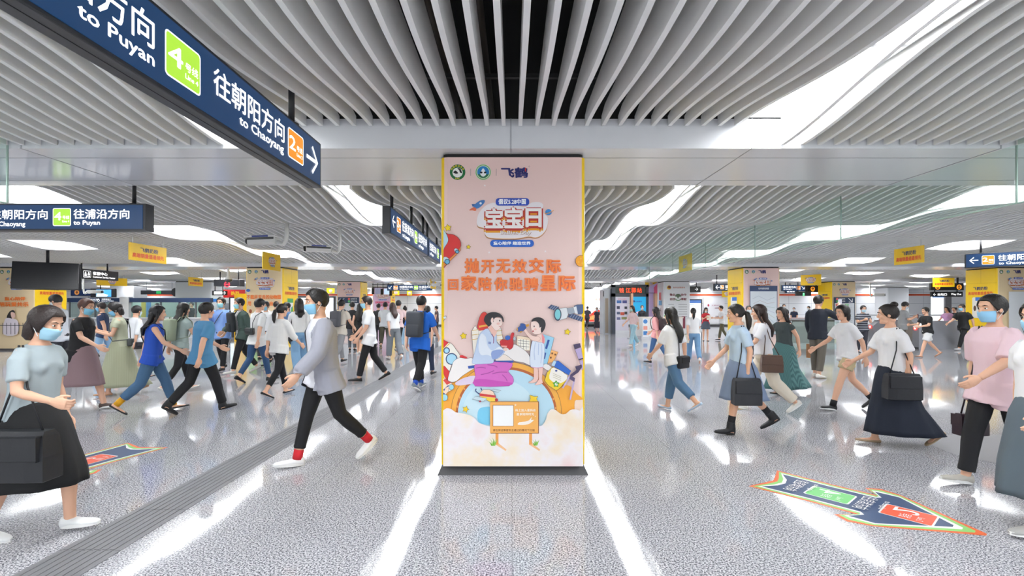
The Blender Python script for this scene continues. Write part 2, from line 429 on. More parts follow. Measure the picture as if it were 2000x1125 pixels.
# ================================================================== PILLARS AND POSTERS
YEL = 'f9cf10'
def cow_logo(A, x, y, r):
    A.oval(x, y, r, r, '0d6a36', 24); A.oval(x, y + r * .05, r * .66, r * .62, 'f3f3ee', 20)
    A.poly([(x - r * .55, y + r * .05), (x - r * .3, y - r * .2), (x - r * .05, y - r * .05), (x + r * .05, y + r * .15), (x - r * .25, y + r * .2)], '17181c', 3)
    A.poly([(x - r * .05, y - r * .5), (x + r * .35, y - r * .45), (x + r * .55, y), (x + r * .5, y + r * .15), (x + r * .28, y), (x + r * .2, y - r * .25)], '17181c', 3)
def drop_logo(A, x, y, r):
    A.oval(x, y, r, r, 'd9e6c9', 24); A.ring(x, y, r * .9, r * .9, r * .12, '6fae6a'); A.oval(x, y, r * .76, r * .76, '1f7fc0', 22); A.oval(x, y, r * .76, r * .76, '1c6b45', 12, 20, 160)
    A.poly([(x, y - r * .5), (x + r * .3, y), (x + r * .36, y + r * .3), (x, y + r * .58), (x - r * .36, y + r * .3), (x - r * .3, y)], 'f4f6f6', 3)
    A.poly([(x - r * .4, y - r * .05), (x - r * .12, y - r * .05), (x - r * .12, y + r * .15), (x - r * .36, y + r * .15)], '14161c', 2)
    A.poly([(x + r * .4, y - r * .05), (x + r * .12, y - r * .05), (x + r * .12, y + r * .15), (x + r * .36, y + r * .15)], '14161c', 2)
def day_logo(A, cx, cy, w, fine=True):
    """the festival lettering: three plump white characters on a white cloud with gold rims"""
    k = w / 710.0
    Z = lambda pts: [(cx + (x - 770) * k, cy + (y - 725) * k) for x, y in pts]
    q = lambda x, y: (cx + (x - 770) * k, cy + (y - 725) * k)
    body = [(420, 700), (450, 630), (520, 565), (600, 545), (690, 575), (760, 555), (890, 590), (960, 545), (1040, 540), (1078, 570), (1075, 640), (1125, 700), (1110, 800), (1060, 865), (1000, 890), (930, 880), (800, 900), (560, 895), (500, 860), (490, 800), (425, 775)]
    A.poly(Z([(x, y + 14) for x, y in body]), 'a9713f', 4); A.poly(Z([(x + 2, y + 5) for x, y in body]), 'e8b58a', 4); A.poly(Z(body), 'f0e8ea', 4)
    for (ch, x0, y0, x1, y1) in (('宝', 500, 600, 680, 800), ('宝', 690, 590, 878, 800), ('日', 900, 600, 1062, 790)):
        if fine: A.text(ch, *q(x0 - 14, y0 + 14), *q(x1 + 14, y1 + 44), 'e39a15', .1)
        A.text(ch, *q(x0 - 12, y0 - 8), *q(x1 + 14, y1 + 24), 'b5261c' if fine else 'c8431f', .1)
        A.text(ch, *q(x0, y0), *q(x1, y1), 'f7f2ee', .034)
    x0, y0 = q(605, 500); x1, y1 = q(938, 575); A.rrect(x0, y0, x1, y1, 30 * k, '2348b0'); A.text('倡议5.28中国', *q(632, 508), *q(905, 562), 'ffffff', .03)
    x0, y0 = q(550, 915); x1, y1 = q(985, 985); A.rrect(x0, y0, x1, y1, 33 * k, '1f63c6'); A.text('童心陪伴 趣造世界', *q(582, 930), *q(952, 966), 'ffffff', .03)
    if fine: A.text('BaBies Day', *q(655, 828), *q(960, 872), '8a4a35', .03); A.text('BaBies Day', *q(653, 825), *q(958, 868), 'fbf6f2', .012)
    A.poly(Z([(385, 590), (400, 560), (450, 525), (494, 520), (490, 550), (450, 590), (415, 605)]), '3f78b8', 3); A.poly(Z([(385, 590), (340, 622), (372, 622), (405, 628), (412, 605)]), 'e2714a', 2)
    if fine: A.oval(*q(455, 552), 12 * k, 12 * k, 'e8eef4', 12); A.poly(Z([(400, 560), (365, 560), (378, 590)]), '2c5d99')
    A.oval(*q(1130, 640), 32 * k, 30 * k, '2f83c9', 16); A.stroke(Z([(1095, 655), (1135, 648), (1180, 622)]), 7 * k, 'e7a34c')
def word(A, x0, y0, x1, y1, c='26286b'): A.text('飞鹤', x0, y0, x1, y1, c, .04)
def z1(p): return [(850 + x / 5.113, 290 + y / 5.113) for x, y in p]
def z2(p): return [(850 + x / 6.617, 430 + y / 6.617) for x, y in p]
def z3(p): return [(850 + x / 6.25, 590 + y / 6.25) for x, y in p]
def z4(p): return [(850 + x / 5.627, 740 + y / 5.627) for x, y in p]

def poster_mat(kind):
    """printed ground: pink sheet that turns into cream clouds towards the bottom"""
    m, nt, b = nodes('poster_' + kind); L = nt.links.new
    tc = nt.nodes.new('ShaderNodeTexCoord'); sp = nt.nodes.new('ShaderNodeSeparateXYZ'); L(tc.outputs['Object'], sp.inputs[0])
    r = ramp(nt, sp.outputs[2], [(0.0, 'f6d9cf'), (0.3, 'f3d6cf'), (0.6, 'efd0c9'), (1.0, 'ecccc4')] if kind == 'pink' else [(0.0, 'f0d9b0'), (1.0, 'e9d2a8')])
    sc = nt.nodes.new('ShaderNodeMath'); sc.operation = 'MULTIPLY'; sc.inputs[1].default_value = 1 / 2.9; L(sp.outputs[2], sc.inputs[0]); L(sc.outputs[0], r.inputs[0])
    L(r.outputs[0], b.inputs['Base Color']); b.inputs['Roughness'].default_value = .32
    return m
def cloud_mat():
    m, nt, b = nodes('printed_cloud'); L = nt.links.new
    tc = nt.nodes.new('ShaderNodeTexCoord'); n = nt.nodes.new('ShaderNodeTexNoise'); n.inputs['Scale'].default_value = 3.2; n.inputs['Detail'].default_value = 4
    L(tc.outputs['Object'], n.inputs['Vector'])
    r = ramp(nt, n.outputs['Fac'], [(0.28, 'f6dfc0'), (0.42, 'f8e9d4'), (0.55, 'f6eff0'), (0.66, 'f5e3e1'), (0.8, 'f3cfd0')])
    L(r.outputs[0], b.inputs['Base Color']); b.inputs['Roughness'].default_value = .35
    return m
PINK = poster_mat('pink'); TAN = poster_mat('tan'); YELM = mat(YEL, .3); GRAN = mat('4b4b4e', .45, bump=.06, bscale=150)
PW = .66
def pillar_body(t, front, w=1.31, side=YELM, h=2.885, dep=1.2, fine=True):
    """cladding (rounded-corner box, yellow), printed front sheet, dark plinth, shadow-gap cap; local origin = floor, centre of the front face"""
    mb = MB(); hw = w / 2; r = .05
    pts = []
    for cx, cy_, a0 in ((hw - r, dep - r, 0), (-hw + r, dep - r, 90), (-hw + r, r, 180), (hw - r, r, 270)):
        pts += [(cx + r * math.cos(R(a0 + q)), cy_ + r * math.sin(R(a0 + q))) for q in (0, 30, 60, 90)]
    mb.prism(pts, .07, h - .03, axis='z'); mb.build('cladding', side, t)
    c = MB(); c.prism([(x * .975, dep / 2 + (y - dep / 2) * .975) for x, y in pts], h - .03, h + .004, axis='z'); c.build('shadow_gap_cap', mat('1a1a1c', .6), t)
    f = MB(); b = hw - .033
    f.prism([(-b, -.002), (-b + .03, -.012), (b - .03, -.012), (b, -.002), (b, .02), (-b, .02)], .066, h - .032, axis='z'); f.build('front_panel', front, t)
    p = MB(); p.rings([[(-hw - .02, -.06, 0), (hw + .02, -.06, 0), (hw + .02, dep + .06, 0), (-hw - .02, dep + .06, 0)], [(-hw + .02, 0.01, .068), (hw - .02, 0.01, .068), (hw - .02, dep - .01, .068), (-hw + .02, dep - .01, .068)]])
    p.build('plinth', GRAN, t)
# ---- the big pillar in the middle
PY = 4.4; SCL = F / PY
pil = thing('advertising_pillar', 'big square central pillar wrapped in a pink and yellow poster of a mother and child', 'pillar', ((1002 - 1000) / SCL, PY, 0))
pillar_body(pil, PINK)
A = Art(pil, lambda u, v: ((u - 1002) / SCL, -.012, 1.5 + (600 - v) / SCL), (0, -1, 0), .0001, clip=(867, 300, 1137.5, 907.5))
LN = '3a3438'
A.start('printed_logo_row')
cow_logo(A, *z1([(225, 240)])[0], 15.2); drop_logo(A, *z1([(480, 240)])[0], 15.4)
for ch, a in zip('中国奶业协会', (-150, -126, -102, -78, -54, -30)):
    x, y = 894 + 12.6 * math.cos(R(a)), 337.2 + 12.6 * math.sin(R(a)); A.text(ch, x - 1.9, y - 1.9, x + 1.9, y + 1.9, 'e7d23a', .02, a + 90)
A.text('DAC', 889.5, 347.5, 898.5, 351, 'e7d23a', .02)
for x in (355, 610): A.rect(850 + x / 5.113 - .35, 330.5, 850 + x / 5.113 + .35, 344, '8b7a78')
word(A, 978.5, 327.5, 1031, 348.3); A.rect(1025.2, 328.5, 1027.6, 336, 'd23a2c'); A.ring(1033.6, 326, 1.2, 1.2, .3, '5a4a60')
A.start('printed_festival_logo'); day_logo(A, *z1([(770, 725)])[0], 139)
A.start('printed_headline')
OR = 'f0671c'
for ch, x0, x1, y0, y1 in (('抛', 380, 575, 495, 690), ('开', 595, 765, 515, 690), ('无', 785, 975, 505, 690), ('效', 995, 1185, 505, 690), ('交', 1205, 1405, 488, 690), ('际', 1435, 1625, 510, 690), ('回', 165, 305, 762, 910), ('家', 335, 540, 712, 915), ('陪', 560, 735, 735, 915), ('你', 760, 935, 740, 915), ('驰', 955, 1130, 740, 915), ('骋', 1145, 1335, 740, 915), ('星', 1355, 1560, 712, 918), ('际', 1590, 1810, 718, 918)):
    (a, b), (c, d) = z2([(x0, y0), (x1, y1)]); A.text(ch, a, b, c, d, OR, .042)
    A.text(ch, a, b, c, d, 'f58a45', .004)
A.start('printed_sparkles')
for x, y in z1([(497, 375), (540, 1042), (1098, 1030)]): A.star(x, y, 3, 'f7efee', 0, inner=.3)
A.start('printed_stars')
for (x, y), r, ro in zip(z1([(130, 797)]) + z1([(335, 987)]) + z3([(348, 412), (1610, 362)]), (7.4, 4.6, 7.2, 6.6), (-8, 10, -8, 12)): A.star(x, y, r, 'f3d21c', ro, '4a3a20', .7, .55)
A.start('printed_red_car')
A.poly(z2([(88, 190), (170, 183), (250, 196), (315, 250), (337, 330), (300, 425), (200, 525), (88, 612)]), 'd9302f', 3, LN, .7)
A.poly(z2([(88, 560), (200, 490), (300, 400), (335, 335), (330, 395), (300, 430), (205, 525), (88, 612)]), 'e98a3a', 0, LN, .5)
A.poly(z2([(88, 120), (125, 148), (160, 205), (173, 270), (140, 335), (88, 385)]), 'bfe0ef', 3, LN, .6)
for cx, cy_, r in ((160, 540, 32), (288, 412, 22)):
    A.poly(z2([(cx - r * 1.8, cy_ - r * 1.3), (cx - r * .5, cy_ - r * 2), (cx + r, cy_ - r * .6), (cx - r * .8, cy_ + r * .8)]), 'cfe4ee', 2, LN, .5); A.oval(*z2([(cx, cy_)])[0], r / 6.6, r / 6.6, '6fb7d8', 18, line='20304f', lw=1.3)
A.start('printed_orange_planet'); A.oval(*z2([(1882, 532)])[0], 11.2, 11.2, 'f2a21e', 28, line=LN, lw=.7)
for x, y, r in ((1878, 500, 12), (1900, 560, 16), (1850, 545, 9)): A.oval(*z2([(x, y)])[0], r / 6.6, r / 6.6, 'f7bd45', 12)
A.start('printed_ringed_planet'); A.oval(*z3([(70, 235)])[0], 6, 8.6, 'f0a63a', 20, line=LN, lw=.6); A.stroke(z3([(78, 255), (110, 225), (140, 178), (130, 168), (105, 185)]), .8, '3c5a78', False, 3); A.oval(*z3([(122, 188)])[0], 2.6, 2.0, 'cfe3ec', 12)
A.start('printed_hills')
A.poly(z3([(72, 1000), (180, 985), (260, 960), (390, 840), (500, 800), (480, 1130), (72, 1380)]), 'f6ab3c', 3); A.poly(z3([(1480, 930), (1560, 1000), (1640, 1020), (1720, 1110), (1800, 1180), (1800, 1300), (1400, 1350)]), 'f6ab3c', 3)
A.poly(z4([(1530, 240), (1580, 225), (1640, 230), (1640, 330), (1540, 380)]), 'f7dcc6', 3, 'c98f55', .4)
A.start('printed_globe')
A.oval(989, 803, 107, 97, 'f3b04a', 56, line=LN, lw=.6); A.oval(989, 805, 98, 89, 'b9622f', 56); A.oval(989, 807, 94, 86, 'bfe2f2', 56)
A.oval(975, 800, 70, 60, 'cfeaf5', 40); A.poly(z4([(480, 330), (560, 300), (620, 320), (620, 480), (540, 490), (470, 450)]), '7fd0f0', 4)
for a in (188, 200, 212, 342, 354, 8): A.oval(989 + 96 * math.cos(R(a)), 805 + 87.5 * math.sin(R(a)), 1.6, 2.4, 'e9a05a', 10)
A.start('printed_edge_rocket')
A.poly(z3([(73, 560), (180, 490), (250, 560), (310, 650), (340, 700), (200, 770), (170, 905), (100, 850), (73, 760)]), 'f6f0e6', 2, LN, .6); A.poly(z3([(73, 455), (168, 490), (73, 560)]), 'd4232c', 0, LN, .5); A.stroke(z3([(75, 572), (182, 500)]), 2, 'e9b84a')
for cx, cy_, r in ((145, 588, 34), (205, 690, 66)): A.oval(*z3([(cx, cy_)])[0], r / 6.25, r / 6.25, 'a9d8ee', 22, line='2a4170', lw=1.9)
A.poly(z3([(110, 770), (150, 810), (190, 865), (170, 955), (120, 900), (100, 830)]), 'd92f33', 2, LN, .5)
A.poly(z3([(300, 655), (340, 645), (400, 680), (330, 690)]), 'd92f33', 2)
A.start('printed_shuttle')
A.poly(z3([(520, 340), (530, 230), (560, 150), (600, 120), (640, 150), (655, 270), (650, 340)]), 'dd3b34', 2, LN, .6); A.poly(z3([(535, 288), (650, 268), (652, 290), (537, 312)]), 'f2b24b')
A.poly(z3([(448, 350), (490, 285), (535, 345), (535, 520), (480, 680), (462, 560)]), 'f7efe2', 0, LN, .6); A.poly(z3([(745, 340), (800, 310), (828, 440), (790, 520), (745, 470)]), 'f7efe2', 0, LN, .6); A.poly(z3([(535, 350), (650, 330), (740, 400), (740, 560), (540, 620)]), 'f7efe2')
for y in (345, 400, 455): A.stroke(z3([(452, y), (535, y - 12)]), 1, 'dcb13c'); A.stroke(z3([(748, y + 8), (820, y - 2)]), 1, 'dcb13c')
A.start('printed_buildings')
A.poly(z3([(1300, 385), (1448, 432), (1368, 755), (1310, 745)]), '9fd2ec', 0, LN, .6); A.poly(z3([(1370, 455), (1395, 462), (1362, 570), (1338, 562)]), '2c4f9e'); A.poly(z3([(1330, 610), (1352, 615), (1338, 690), (1318, 685)]), '2c4f9e')
A.poly(z3([(1412, 580), (1497, 606), (1440, 725), (1366, 745)]), 'f4b36a', 0, LN, .5)
for x, y in ((1425, 620), (1462, 635), (1408, 672)): A.poly(z3([(x - 9, y - 10), (x + 11, y - 7), (x + 8, y + 14), (x - 12, y + 11)]), '7a4a2a')
A.poly(z3([(1000, 405), (1130, 425), (1165, 452), (1160, 590), (1060, 590), (990, 510)]), 'f3dcc0', 0, LN, .6); A.poly(z3([(1010, 445), (1150, 465), (1148, 580), (1062, 580), (1005, 500)]), 'fbf6ea')
for x in (1040, 1075, 1110): A.stroke(z3([(x, 450), (x, 578)]), .6, LN)
for y in (475, 505, 540): A.stroke(z3([(1006, y - 10), (1150, y + 5)]), .6, LN)
A.start('printed_white_clouds')
A.poly(z3([(165, 955), (175, 870), (205, 790), (230, 720), (300, 675), (380, 685), (460, 680), (500, 780), (420, 840), (330, 900), (250, 965)]), 'f7f1ee', 4, LN, .5)
A.poly(z3([(830, 650), (880, 560), (960, 512), (1050, 555), (1120, 610), (1160, 680), (1170, 770), (1080, 735), (1000, 722), (940, 705)]), 'f7f1ee', 4, LN, .5); A.poly(z3([(1310, 770), (1350, 748), (1420, 790), (1400, 840), (1320, 800)]), 'f7f1ee', 3, LN, .4)
A.poly(z3([(740, 670), (790, 630), (860, 640), (930, 690), (950, 715), (760, 720)]), 'f4e6da', 3, LN, .5); A.poly(z3([(700, 712), (955, 708), (955, 735), (705, 738)]), '2b53a8'); A.poly(z3([(402, 775), (480, 765), (480, 800), (410, 808)]), '2b53a8')
A.start('printed_mother')
A.poly(z3([(495, 895), (400, 905), (320, 935), (255, 975), (262, 1005), (330, 1008), (495, 975)]), 'e3d3e8', 3)
A.poly(z3([(482, 765), (560, 748), (680, 722), (800, 728), (940, 740), (925, 800), (890, 840), (945, 905), (955, 970), (910, 1010), (860, 1018), (490, 1018), (495, 900)]), 'd86cc4', 2, '9a3f8f', .6)
A.poly(z3([(490, 940), (620, 935), (800, 960), (950, 980), (910, 1010), (860, 1016), (490, 1016)]), 'c84fb3', 2)
for a in ([(500, 800), (560, 790), (620, 800)], [(560, 880), (650, 860), (720, 830)], [(700, 870), (780, 850), (880, 850)], [(820, 880), (860, 920), (880, 960)], [(640, 760), (720, 770), (760, 790)]): A.stroke(z3(a), 1.5, 'a8489c', False, 3)
A.poly(z3([(645, 320), (560, 370), (520, 455), (500, 560), (472, 660), (462, 745), (600, 748), (705, 738), (720, 695), (770, 680), (850, 600), (790, 530), (752, 480), (750, 400), (720, 365), (690, 400)]), 'c6d6ee', 3, '7f9ac8', .6)
A.poly(z3([(560, 385), (620, 420), (640, 520), (700, 590), (780, 540), (830, 590), (740, 670), (640, 640), (560, 640), (530, 540)]), 'e9f0fa', 3)
A.poly(z3([(690, 600), (790, 575), (840, 600), (760, 680), (700, 690)]), '8fa4d6', 3); A.poly(z3([(652, 478), (685, 485), (680, 512), (650, 505)]), '7d8fc0')
A.poly(z3([(645, 305), (720, 270), (755, 360), (715, 430), (690, 375)]), 'f3c3b4', 2)
A.poly(z3([(690, 195), (740, 190), (795, 195), (812, 225), (822, 265), (808, 285), (800, 305), (772, 338), (735, 342), (700, 300), (668, 260)]), 'fbe3da', 3, 'b98578', .4)
A.poly(z3([(640, 285), (612, 250), (598, 215), (615, 165), (660, 130), (720, 122), (780, 135), (825, 175), (838, 225), (826, 245), (808, 195), (760, 180), (720, 205), (712, 245), (690, 195), (680, 230), (690, 265), (660, 295)]), '28262c', 3)
A.poly(z3([(690, 195), (705, 190), (714, 215), (706, 240), (692, 232)]), 'f8d5c8', 2); A.oval(*z3([(790, 225)])[0], 1.2, 2, '3a2c2e', 10); A.oval(*z3([(770, 262)])[0], 3, 2.2, 'f6c4b8', 12); A.stroke(z3([(780, 292), (792, 298), (804, 290)]), 1, 'c2504e', False, 2)
A.stroke(z3([(690, 385), (715, 430), (712, 500)]), 1.6, '9a6f9c', False, 2)
A.start('printed_toy_plane')
A.poly(z3([(795, 470), (830, 455), (885, 462), (910, 440), (930, 380), (950, 370), (964, 385), (950, 440), (955, 500), (945, 550), (905, 578), (885, 555), (815, 545), (796, 505)]), 'c9282f', 3, '7a1518', .5); A.oval(*z3([(886, 432)])[0], 5, 4.4, '2f62b8', 18, line='1d3f80', lw=.5); A.oval(*z3([(968, 445)])[0], 2.8, 4, 'b8c4ce', 14, line=LN, lw=.4); A.poly(z3([(805, 525), (880, 530), (870, 550), (810, 545)]), 'f0a59a')
A.poly(z3([(830, 560), (880, 555), (880, 585), (840, 590)]), 'f8d9cc', 2)
A.start('printed_child')
for q in ([(1200, 780), (1248, 780), (1255, 930), (1215, 975), (1160, 980), (1138, 968), (1200, 930)], [(1258, 780), (1312, 780), (1300, 930), (1312, 975), (1270, 998), (1215, 1000), (1262, 935)]): A.poly(z3(q), 'f5cbbd', 2, 'c07a6c', .5)
A.poly(z3([(1250, 400), (1300, 390), (1335, 440), (1322, 510), (1195, 480), (1180, 455)]), 'f9d6ca', 2); A.poly(z3([(1300, 385), (1330, 430), (1325, 510), (1305, 500), (1300, 430)]), 'e98a90', 2)
A.poly(z3([(1190, 465), (1250, 485), (1322, 505), (1332, 600), (1322, 700), (1308, 790), (1230, 795), (1168, 785), (1155, 690), (1165, 560)]), 'dfe8f6', 3, '8fa6cf', .5)
for a in ([(1220, 490), (1205, 600), (1215, 700)], [(1260, 500), (1255, 640)], [(1295, 510), (1300, 620), (1285, 740)]): A.stroke(z3(a), .9, 'a9bcdf', False, 3)
A.stroke(z3([(1168, 785), (1230, 796), (1308, 790)]), 1.4, 'e9a2bd', False, 3)
A.poly(z3([(1175, 235), (1240, 240), (1290, 290), (1308, 330), (1290, 378), (1225, 392), (1188, 372), (1172, 330), (1166, 290)]), 'fbe0d6', 3, 'b98578', .4)
A.poly(z3([(1172, 238), (1195, 198), (1260, 184), (1320, 208), (1345, 265), (1330, 330), (1295, 372), (1285, 330), (1290, 300), (1272, 310), (1262, 265), (1225, 230)]), '28262c', 3)
A.oval(*z3([(1205, 295)])[0], 1.1, 1.8, '3a2c2e', 10); A.oval(*z3([(1192, 352)])[0], 1.7, 1.5, 'b8474a', 10); A.oval(*z3([(1220, 330)])[0], 2.6, 2, 'f6bfb2', 12)
A.poly(z3([(1068, 325), (1100, 318), (1140, 370), (1200, 412), (1275, 425), (1265, 470), (1185, 465), (1125, 410)]), 'fad8cb', 3, 'b98578', .4)
A.start('printed_blue_toy_plane'); A.poly(z3([(993, 325), (1035, 290), (1040, 262), (1080, 262), (1112, 285), (1108, 315), (1065, 355), (1010, 355)]), '33569c', 3, LN, .4); A.poly(z3([(1100, 280), (1140, 262), (1145, 290), (1110, 305)]), 'dca03c'); A.poly(z3([(1030, 355), (1065, 350), (1045, 378)]), 'dca03c'); A.poly(z3([(993, 318), (1005, 312), (1012, 345), (998, 350)]), 'dca03c')
A.start('printed_satellite')
A.poly(z3([(1370, 72), (1410, 32), (1510, 62), (1470, 108)]), '3e4f74', 0, LN, .5); A.poly(z3([(1640, 130), (1820, 185), (1785, 238), (1610, 180)]), '3e4f74', 0, LN, .5)
for k in range(1, 6): A.stroke(z3([(1640 + 30 * k, 130 + 9 * k), (1610 + 29 * k, 180 + 9.6 * k)]), .6, 'b8c4da')
for k in (1, 2, 3): A.stroke(z3([(1410 + 26 * k, 32 + 8 * k), (1370 + 26 * k, 72 + 9 * k)]), .6, 'b8c4da')
A.poly(z3([(1490, 80), (1600, 68), (1625, 130), (1600, 195), (1500, 225)]), 'dfe3e6', 0, LN, .6); A.poly(z3([(1600, 75), (1690, 62), (1705, 130), (1640, 150), (1615, 140)]), '9aa3ae', 0, LN, .5); A.poly(z3([(1690, 45), (1770, 30), (1822, 45), (1822, 130), (1730, 148), (1690, 100)]), '4b5f86', 2, LN, .6); A.poly(z3([(1680, 62), (1715, 52), (1735, 145), (1700, 140)]), 'e4e7ea')
A.oval(*z3([(1490, 150)])[0], 7.2, 12.4, '34405a', 24); A.oval(*z3([(1490, 150)])[0], 5.4, 10, '7fcbd2', 22)
A.start('printed_formula_tin')
A.poly(z3([(1425, 785), (1612, 892), (1560, 990), (1490, 1062), (1440, 1050), (1332, 950)]), 'f2ce2e', 2, LN, .6); A.poly(z3([(1440, 790), (1608, 888), (1570, 960), (1480, 985), (1390, 930), (1400, 850)]), 'faf4ea', 2)
A.poly(z3([(1448, 712), (1500, 712), (1650, 832), (1625, 885), (1430, 772)]), '2a66c4', 1, LN, .5); A.poly(z3([(1440, 705), (1475, 718), (1450, 780), (1412, 765)]), 'bcdcf0', 0, LN, .4)
A.star(*z3([(1470, 990)])[0], 7, '5cae3c', 0, '2f6b22', .5, .6); A.text('G', *z3([(1455, 975)])[0], *z3([(1487, 1010)])[0], 'ffffff', .04); A.oval(*z3([(1472, 830)])[0], 2.4, 2, '51609c', 12)
for y in (862, 882, 905): A.stroke(z3([(1432, y), (1530, y + 42)]), .9, 'c9bfa6')
A.start('printed_telescope')
A.poly(z3([(1680, 515), (1760, 498), (1770, 545), (1695, 570)]), '4a3d5e', 0, LN, .4); A.poly(z3([(1697, 572), (1772, 548), (1805, 690), (1745, 705)]), 'b9a6cf', 0, LN, .6); A.poly(z3([(1742, 690), (1803, 672), (1808, 690), (1748, 708)]), '4a3d5e'); A.poly(z3([(1750, 715), (1806, 698), (1818, 810), (1785, 825)]), 'b9a6cf', 0, LN, .6)
A.poly(z3([(1700, 780), (1780, 755), (1785, 785), (1740, 850), (1660, 905), (1640, 880), (1715, 820)]), '4a3d5e', 1)
A.stroke(z3([(1640, 890), (1550, 1040)]), 3, 'c4b2d8'); A.stroke(z3([(1690, 940), (1640, 1180)]), 3.2, 'c4b2d8'); A.poly(z3([(1640, 880), (1700, 920), (1690, 965), (1630, 930)]), '5a4b70')
A.start('printed_propeller_plane')
A.poly(z3([(73, 940), (130, 925), (210, 985), (235, 1030), (200, 1070), (100, 1110), (73, 1050)]), 'f3dfc9', 2, LN, .5); A.poly(z3([(100, 1060), (165, 1005), (195, 1030), (135, 1100)]), '2b479a'); A.oval(*z3([(205, 1028)])[0], 5, 5.4, '9fd6e6', 18, line=LN, lw=.6)
A.poly(z4([(64, 150), (120, 90), (160, 70), (150, 130), (100, 190), (64, 200)]), 'f6d9c0', 0, LN, .4); A.poly(z4([(64, 175), (92, 140), (120, 155), (80, 235)]), '2b479a'); A.oval(*z4([(110, 195)])[0], 6.2, 6.6, '9fd6e6', 18, line=LN, lw=.6); A.poly(z3([(90, 945), (130, 925), (200, 975), (150, 1000)]), 'd4433f')
A.start('printed_space_shuttle')
A.poly(z4([(490, 150), (530, 108), (600, 108), (640, 130), (665, 180), (668, 235), (600, 238), (492, 185)]), 'f8d9c2', 1, LN, .6); A.poly(z4([(492, 148), (665, 172), (666, 196), (494, 178)]), 'cf3a3a'); A.poly(z4([(496, 180), (664, 198), (664, 235), (600, 238)]), 'f4d24a')
A.poly(z4([(412, 210), (450, 180), (572, 205), (530, 240)]), 'cfe2ea', 0, LN, .5); A.poly(z4([(610, 112), (640, 103), (725, 118), (690, 140)]), 'cfe2ea', 0, LN, .5); A.stroke(z4([(455, 98), (450, 125), (490, 158)]), 2, '2d4a7c', False, 3); A.stroke(z4([(505, 88), (515, 115)]), 2, '2d4a7c'); A.oval(*z4([(675, 220)])[0], 3, 3, 'b02a34', 14); A.oval(*z4([(497, 236)])[0], 2.3, 1.8, 'a8485a', 12)
A.start('printed_cloud_bank')
CL = cloud_mat()
A.poly([(858, 806), (866, 800), (874, 795), (883, 797), (891, 803), (900, 804), (909, 806), (920, 809), (929, 815), (935, 823), (945, 827), (958, 830), (1000, 829), (1050, 830), (1060, 826), (1066, 816), (1068, 806), (1076, 797), (1085, 799), (1094, 806), (1104, 806), (1112, 799), (1122, 797), (1131, 800), (1141, 797), (1141, 910), (858, 910)], CL, 2)
A.start('printed_small_stars'); A.poly(z4([(1035, 168), (1060, 172), (1090, 185), (1128, 180), (1112, 205), (1125, 240), (1030, 240), (1045, 205)]), 'f0c92a', 0, LN, .6); A.star(*z4([(340, 322)])[0], 7, 'f0c92a', 20, LN, .6, .5)
A.start('printed_sign_board')
for x in (665, 1030): A.poly(z4([(x, 580), (x + 32, 580), (x + 32, 690), (x + 120, 760), (x + 110, 775), (x + 10, 712), (x, 705)]), 'f3c08d'); A.rect(*z4([(x, 580)])[0], *z4([(x + 32, 705)])[0], 'efa150')
A.rect(*z4([(612, 236)])[0], *z4([(1136, 585)])[0], '8f4a1e'); A.rect(*z4([(606, 242)])[0], *z4([(1128, 579)])[0], 'f5b45e'); A.rect(*z4([(634, 274)])[0], *z4([(863, 507)])[0], '9a5a2c'); A.rect(*z4([(640, 280)])[0], *z4([(858, 502)])[0], 'fbfbfa')
A.text('码上加入星妈会', *z4([(880, 317)])[0], *z4([(1102, 347)])[0], 'fff6e8', .02); A.text('星享陪伴时光', *z4([(893, 360)])[0], *z4([(1084, 390)])[0], 'fff6e8', .02); A.text('请在保证乘客安全通过的情况下扫描', *z4([(636, 536)])[0], *z4([(1090, 562)])[0], '8f4f22', .012)
A.poly(z4([(905, 485), (925, 462), (985, 455), (1030, 440), (1060, 405), (1052, 438), (1085, 435), (1040, 475), (990, 490), (930, 492)]), 'fff4e8', 2); A.star(*z4([(882, 275)])[0], 2.6, 'fff6e8', 0, inner=.3)
A.star(*z4([(1098, 398)])[0], 1.8, 'fff6e8', 0, inner=.3)
A.start('printed_grass')
for bx, by, s_ in ((640, 718, 1), (1100, 716, .8)):
    for dx, h, le in ((-30, 60, -62), (-12, 85, -40), (5, 92, -10), (16, 70, 12), (28, 80, 34), (-22, 40, -40)): A.poly(z4([(bx + dx * .5 * s_ - 7, by), (bx + (dx * .6 + le * .3) * s_, by - h * .6 * s_), (bx + (dx * .5 + le) * s_, by - h * s_), (bx + (dx * .6 + le * .3) * s_ + 9, by - h * .55 * s_), (bx + dx * .5 * s_ + 7, by)]), '6fae3c' if dx % 4 else '8fc653')
A.flush()

# ---- the other pillars of the grid
def far_pillar(label, xc, y, front, art=None, side=None, w=1.3, name='advertising_pillar'):
    t = thing(name, label, 'pillar', (xc, y, 0)); pillar_body(t, front, w, side or YELM)
    if art:
        # art unit = metre: u from the left edge of the front, v down from the top
        A = Art(t, lambda u, v: (u - w / 2, -.012, 2.86 - v), (0, -1, 0), .0009); art(A, w); A.flush()
    return t
def side_art(t, right, y, w=1.3, dep=1.2, extra=None):
    sx = 1 if right else -1
    A = Art(t, lambda u, v: (sx * (w / 2), (u if right else dep - u), 2.86 - v), (sx, 0, 0), .0011)
    A.start('printed_side_slogan'); A.text('飞鹤奶粉', .33, .62, .87, .75, '2a2a5c', .03); A.text('高端销量遥遥领先', .14, .8, 1.06, .92, 'e4601f', .03)
    A.start('panel_joint'); A.rect(.0, .5, dep, .506, 'c79a10'); A.rect(dep * .52, 0, dep * .526, .5, 'c79a10')
    if extra: extra(A)
    A.flush()
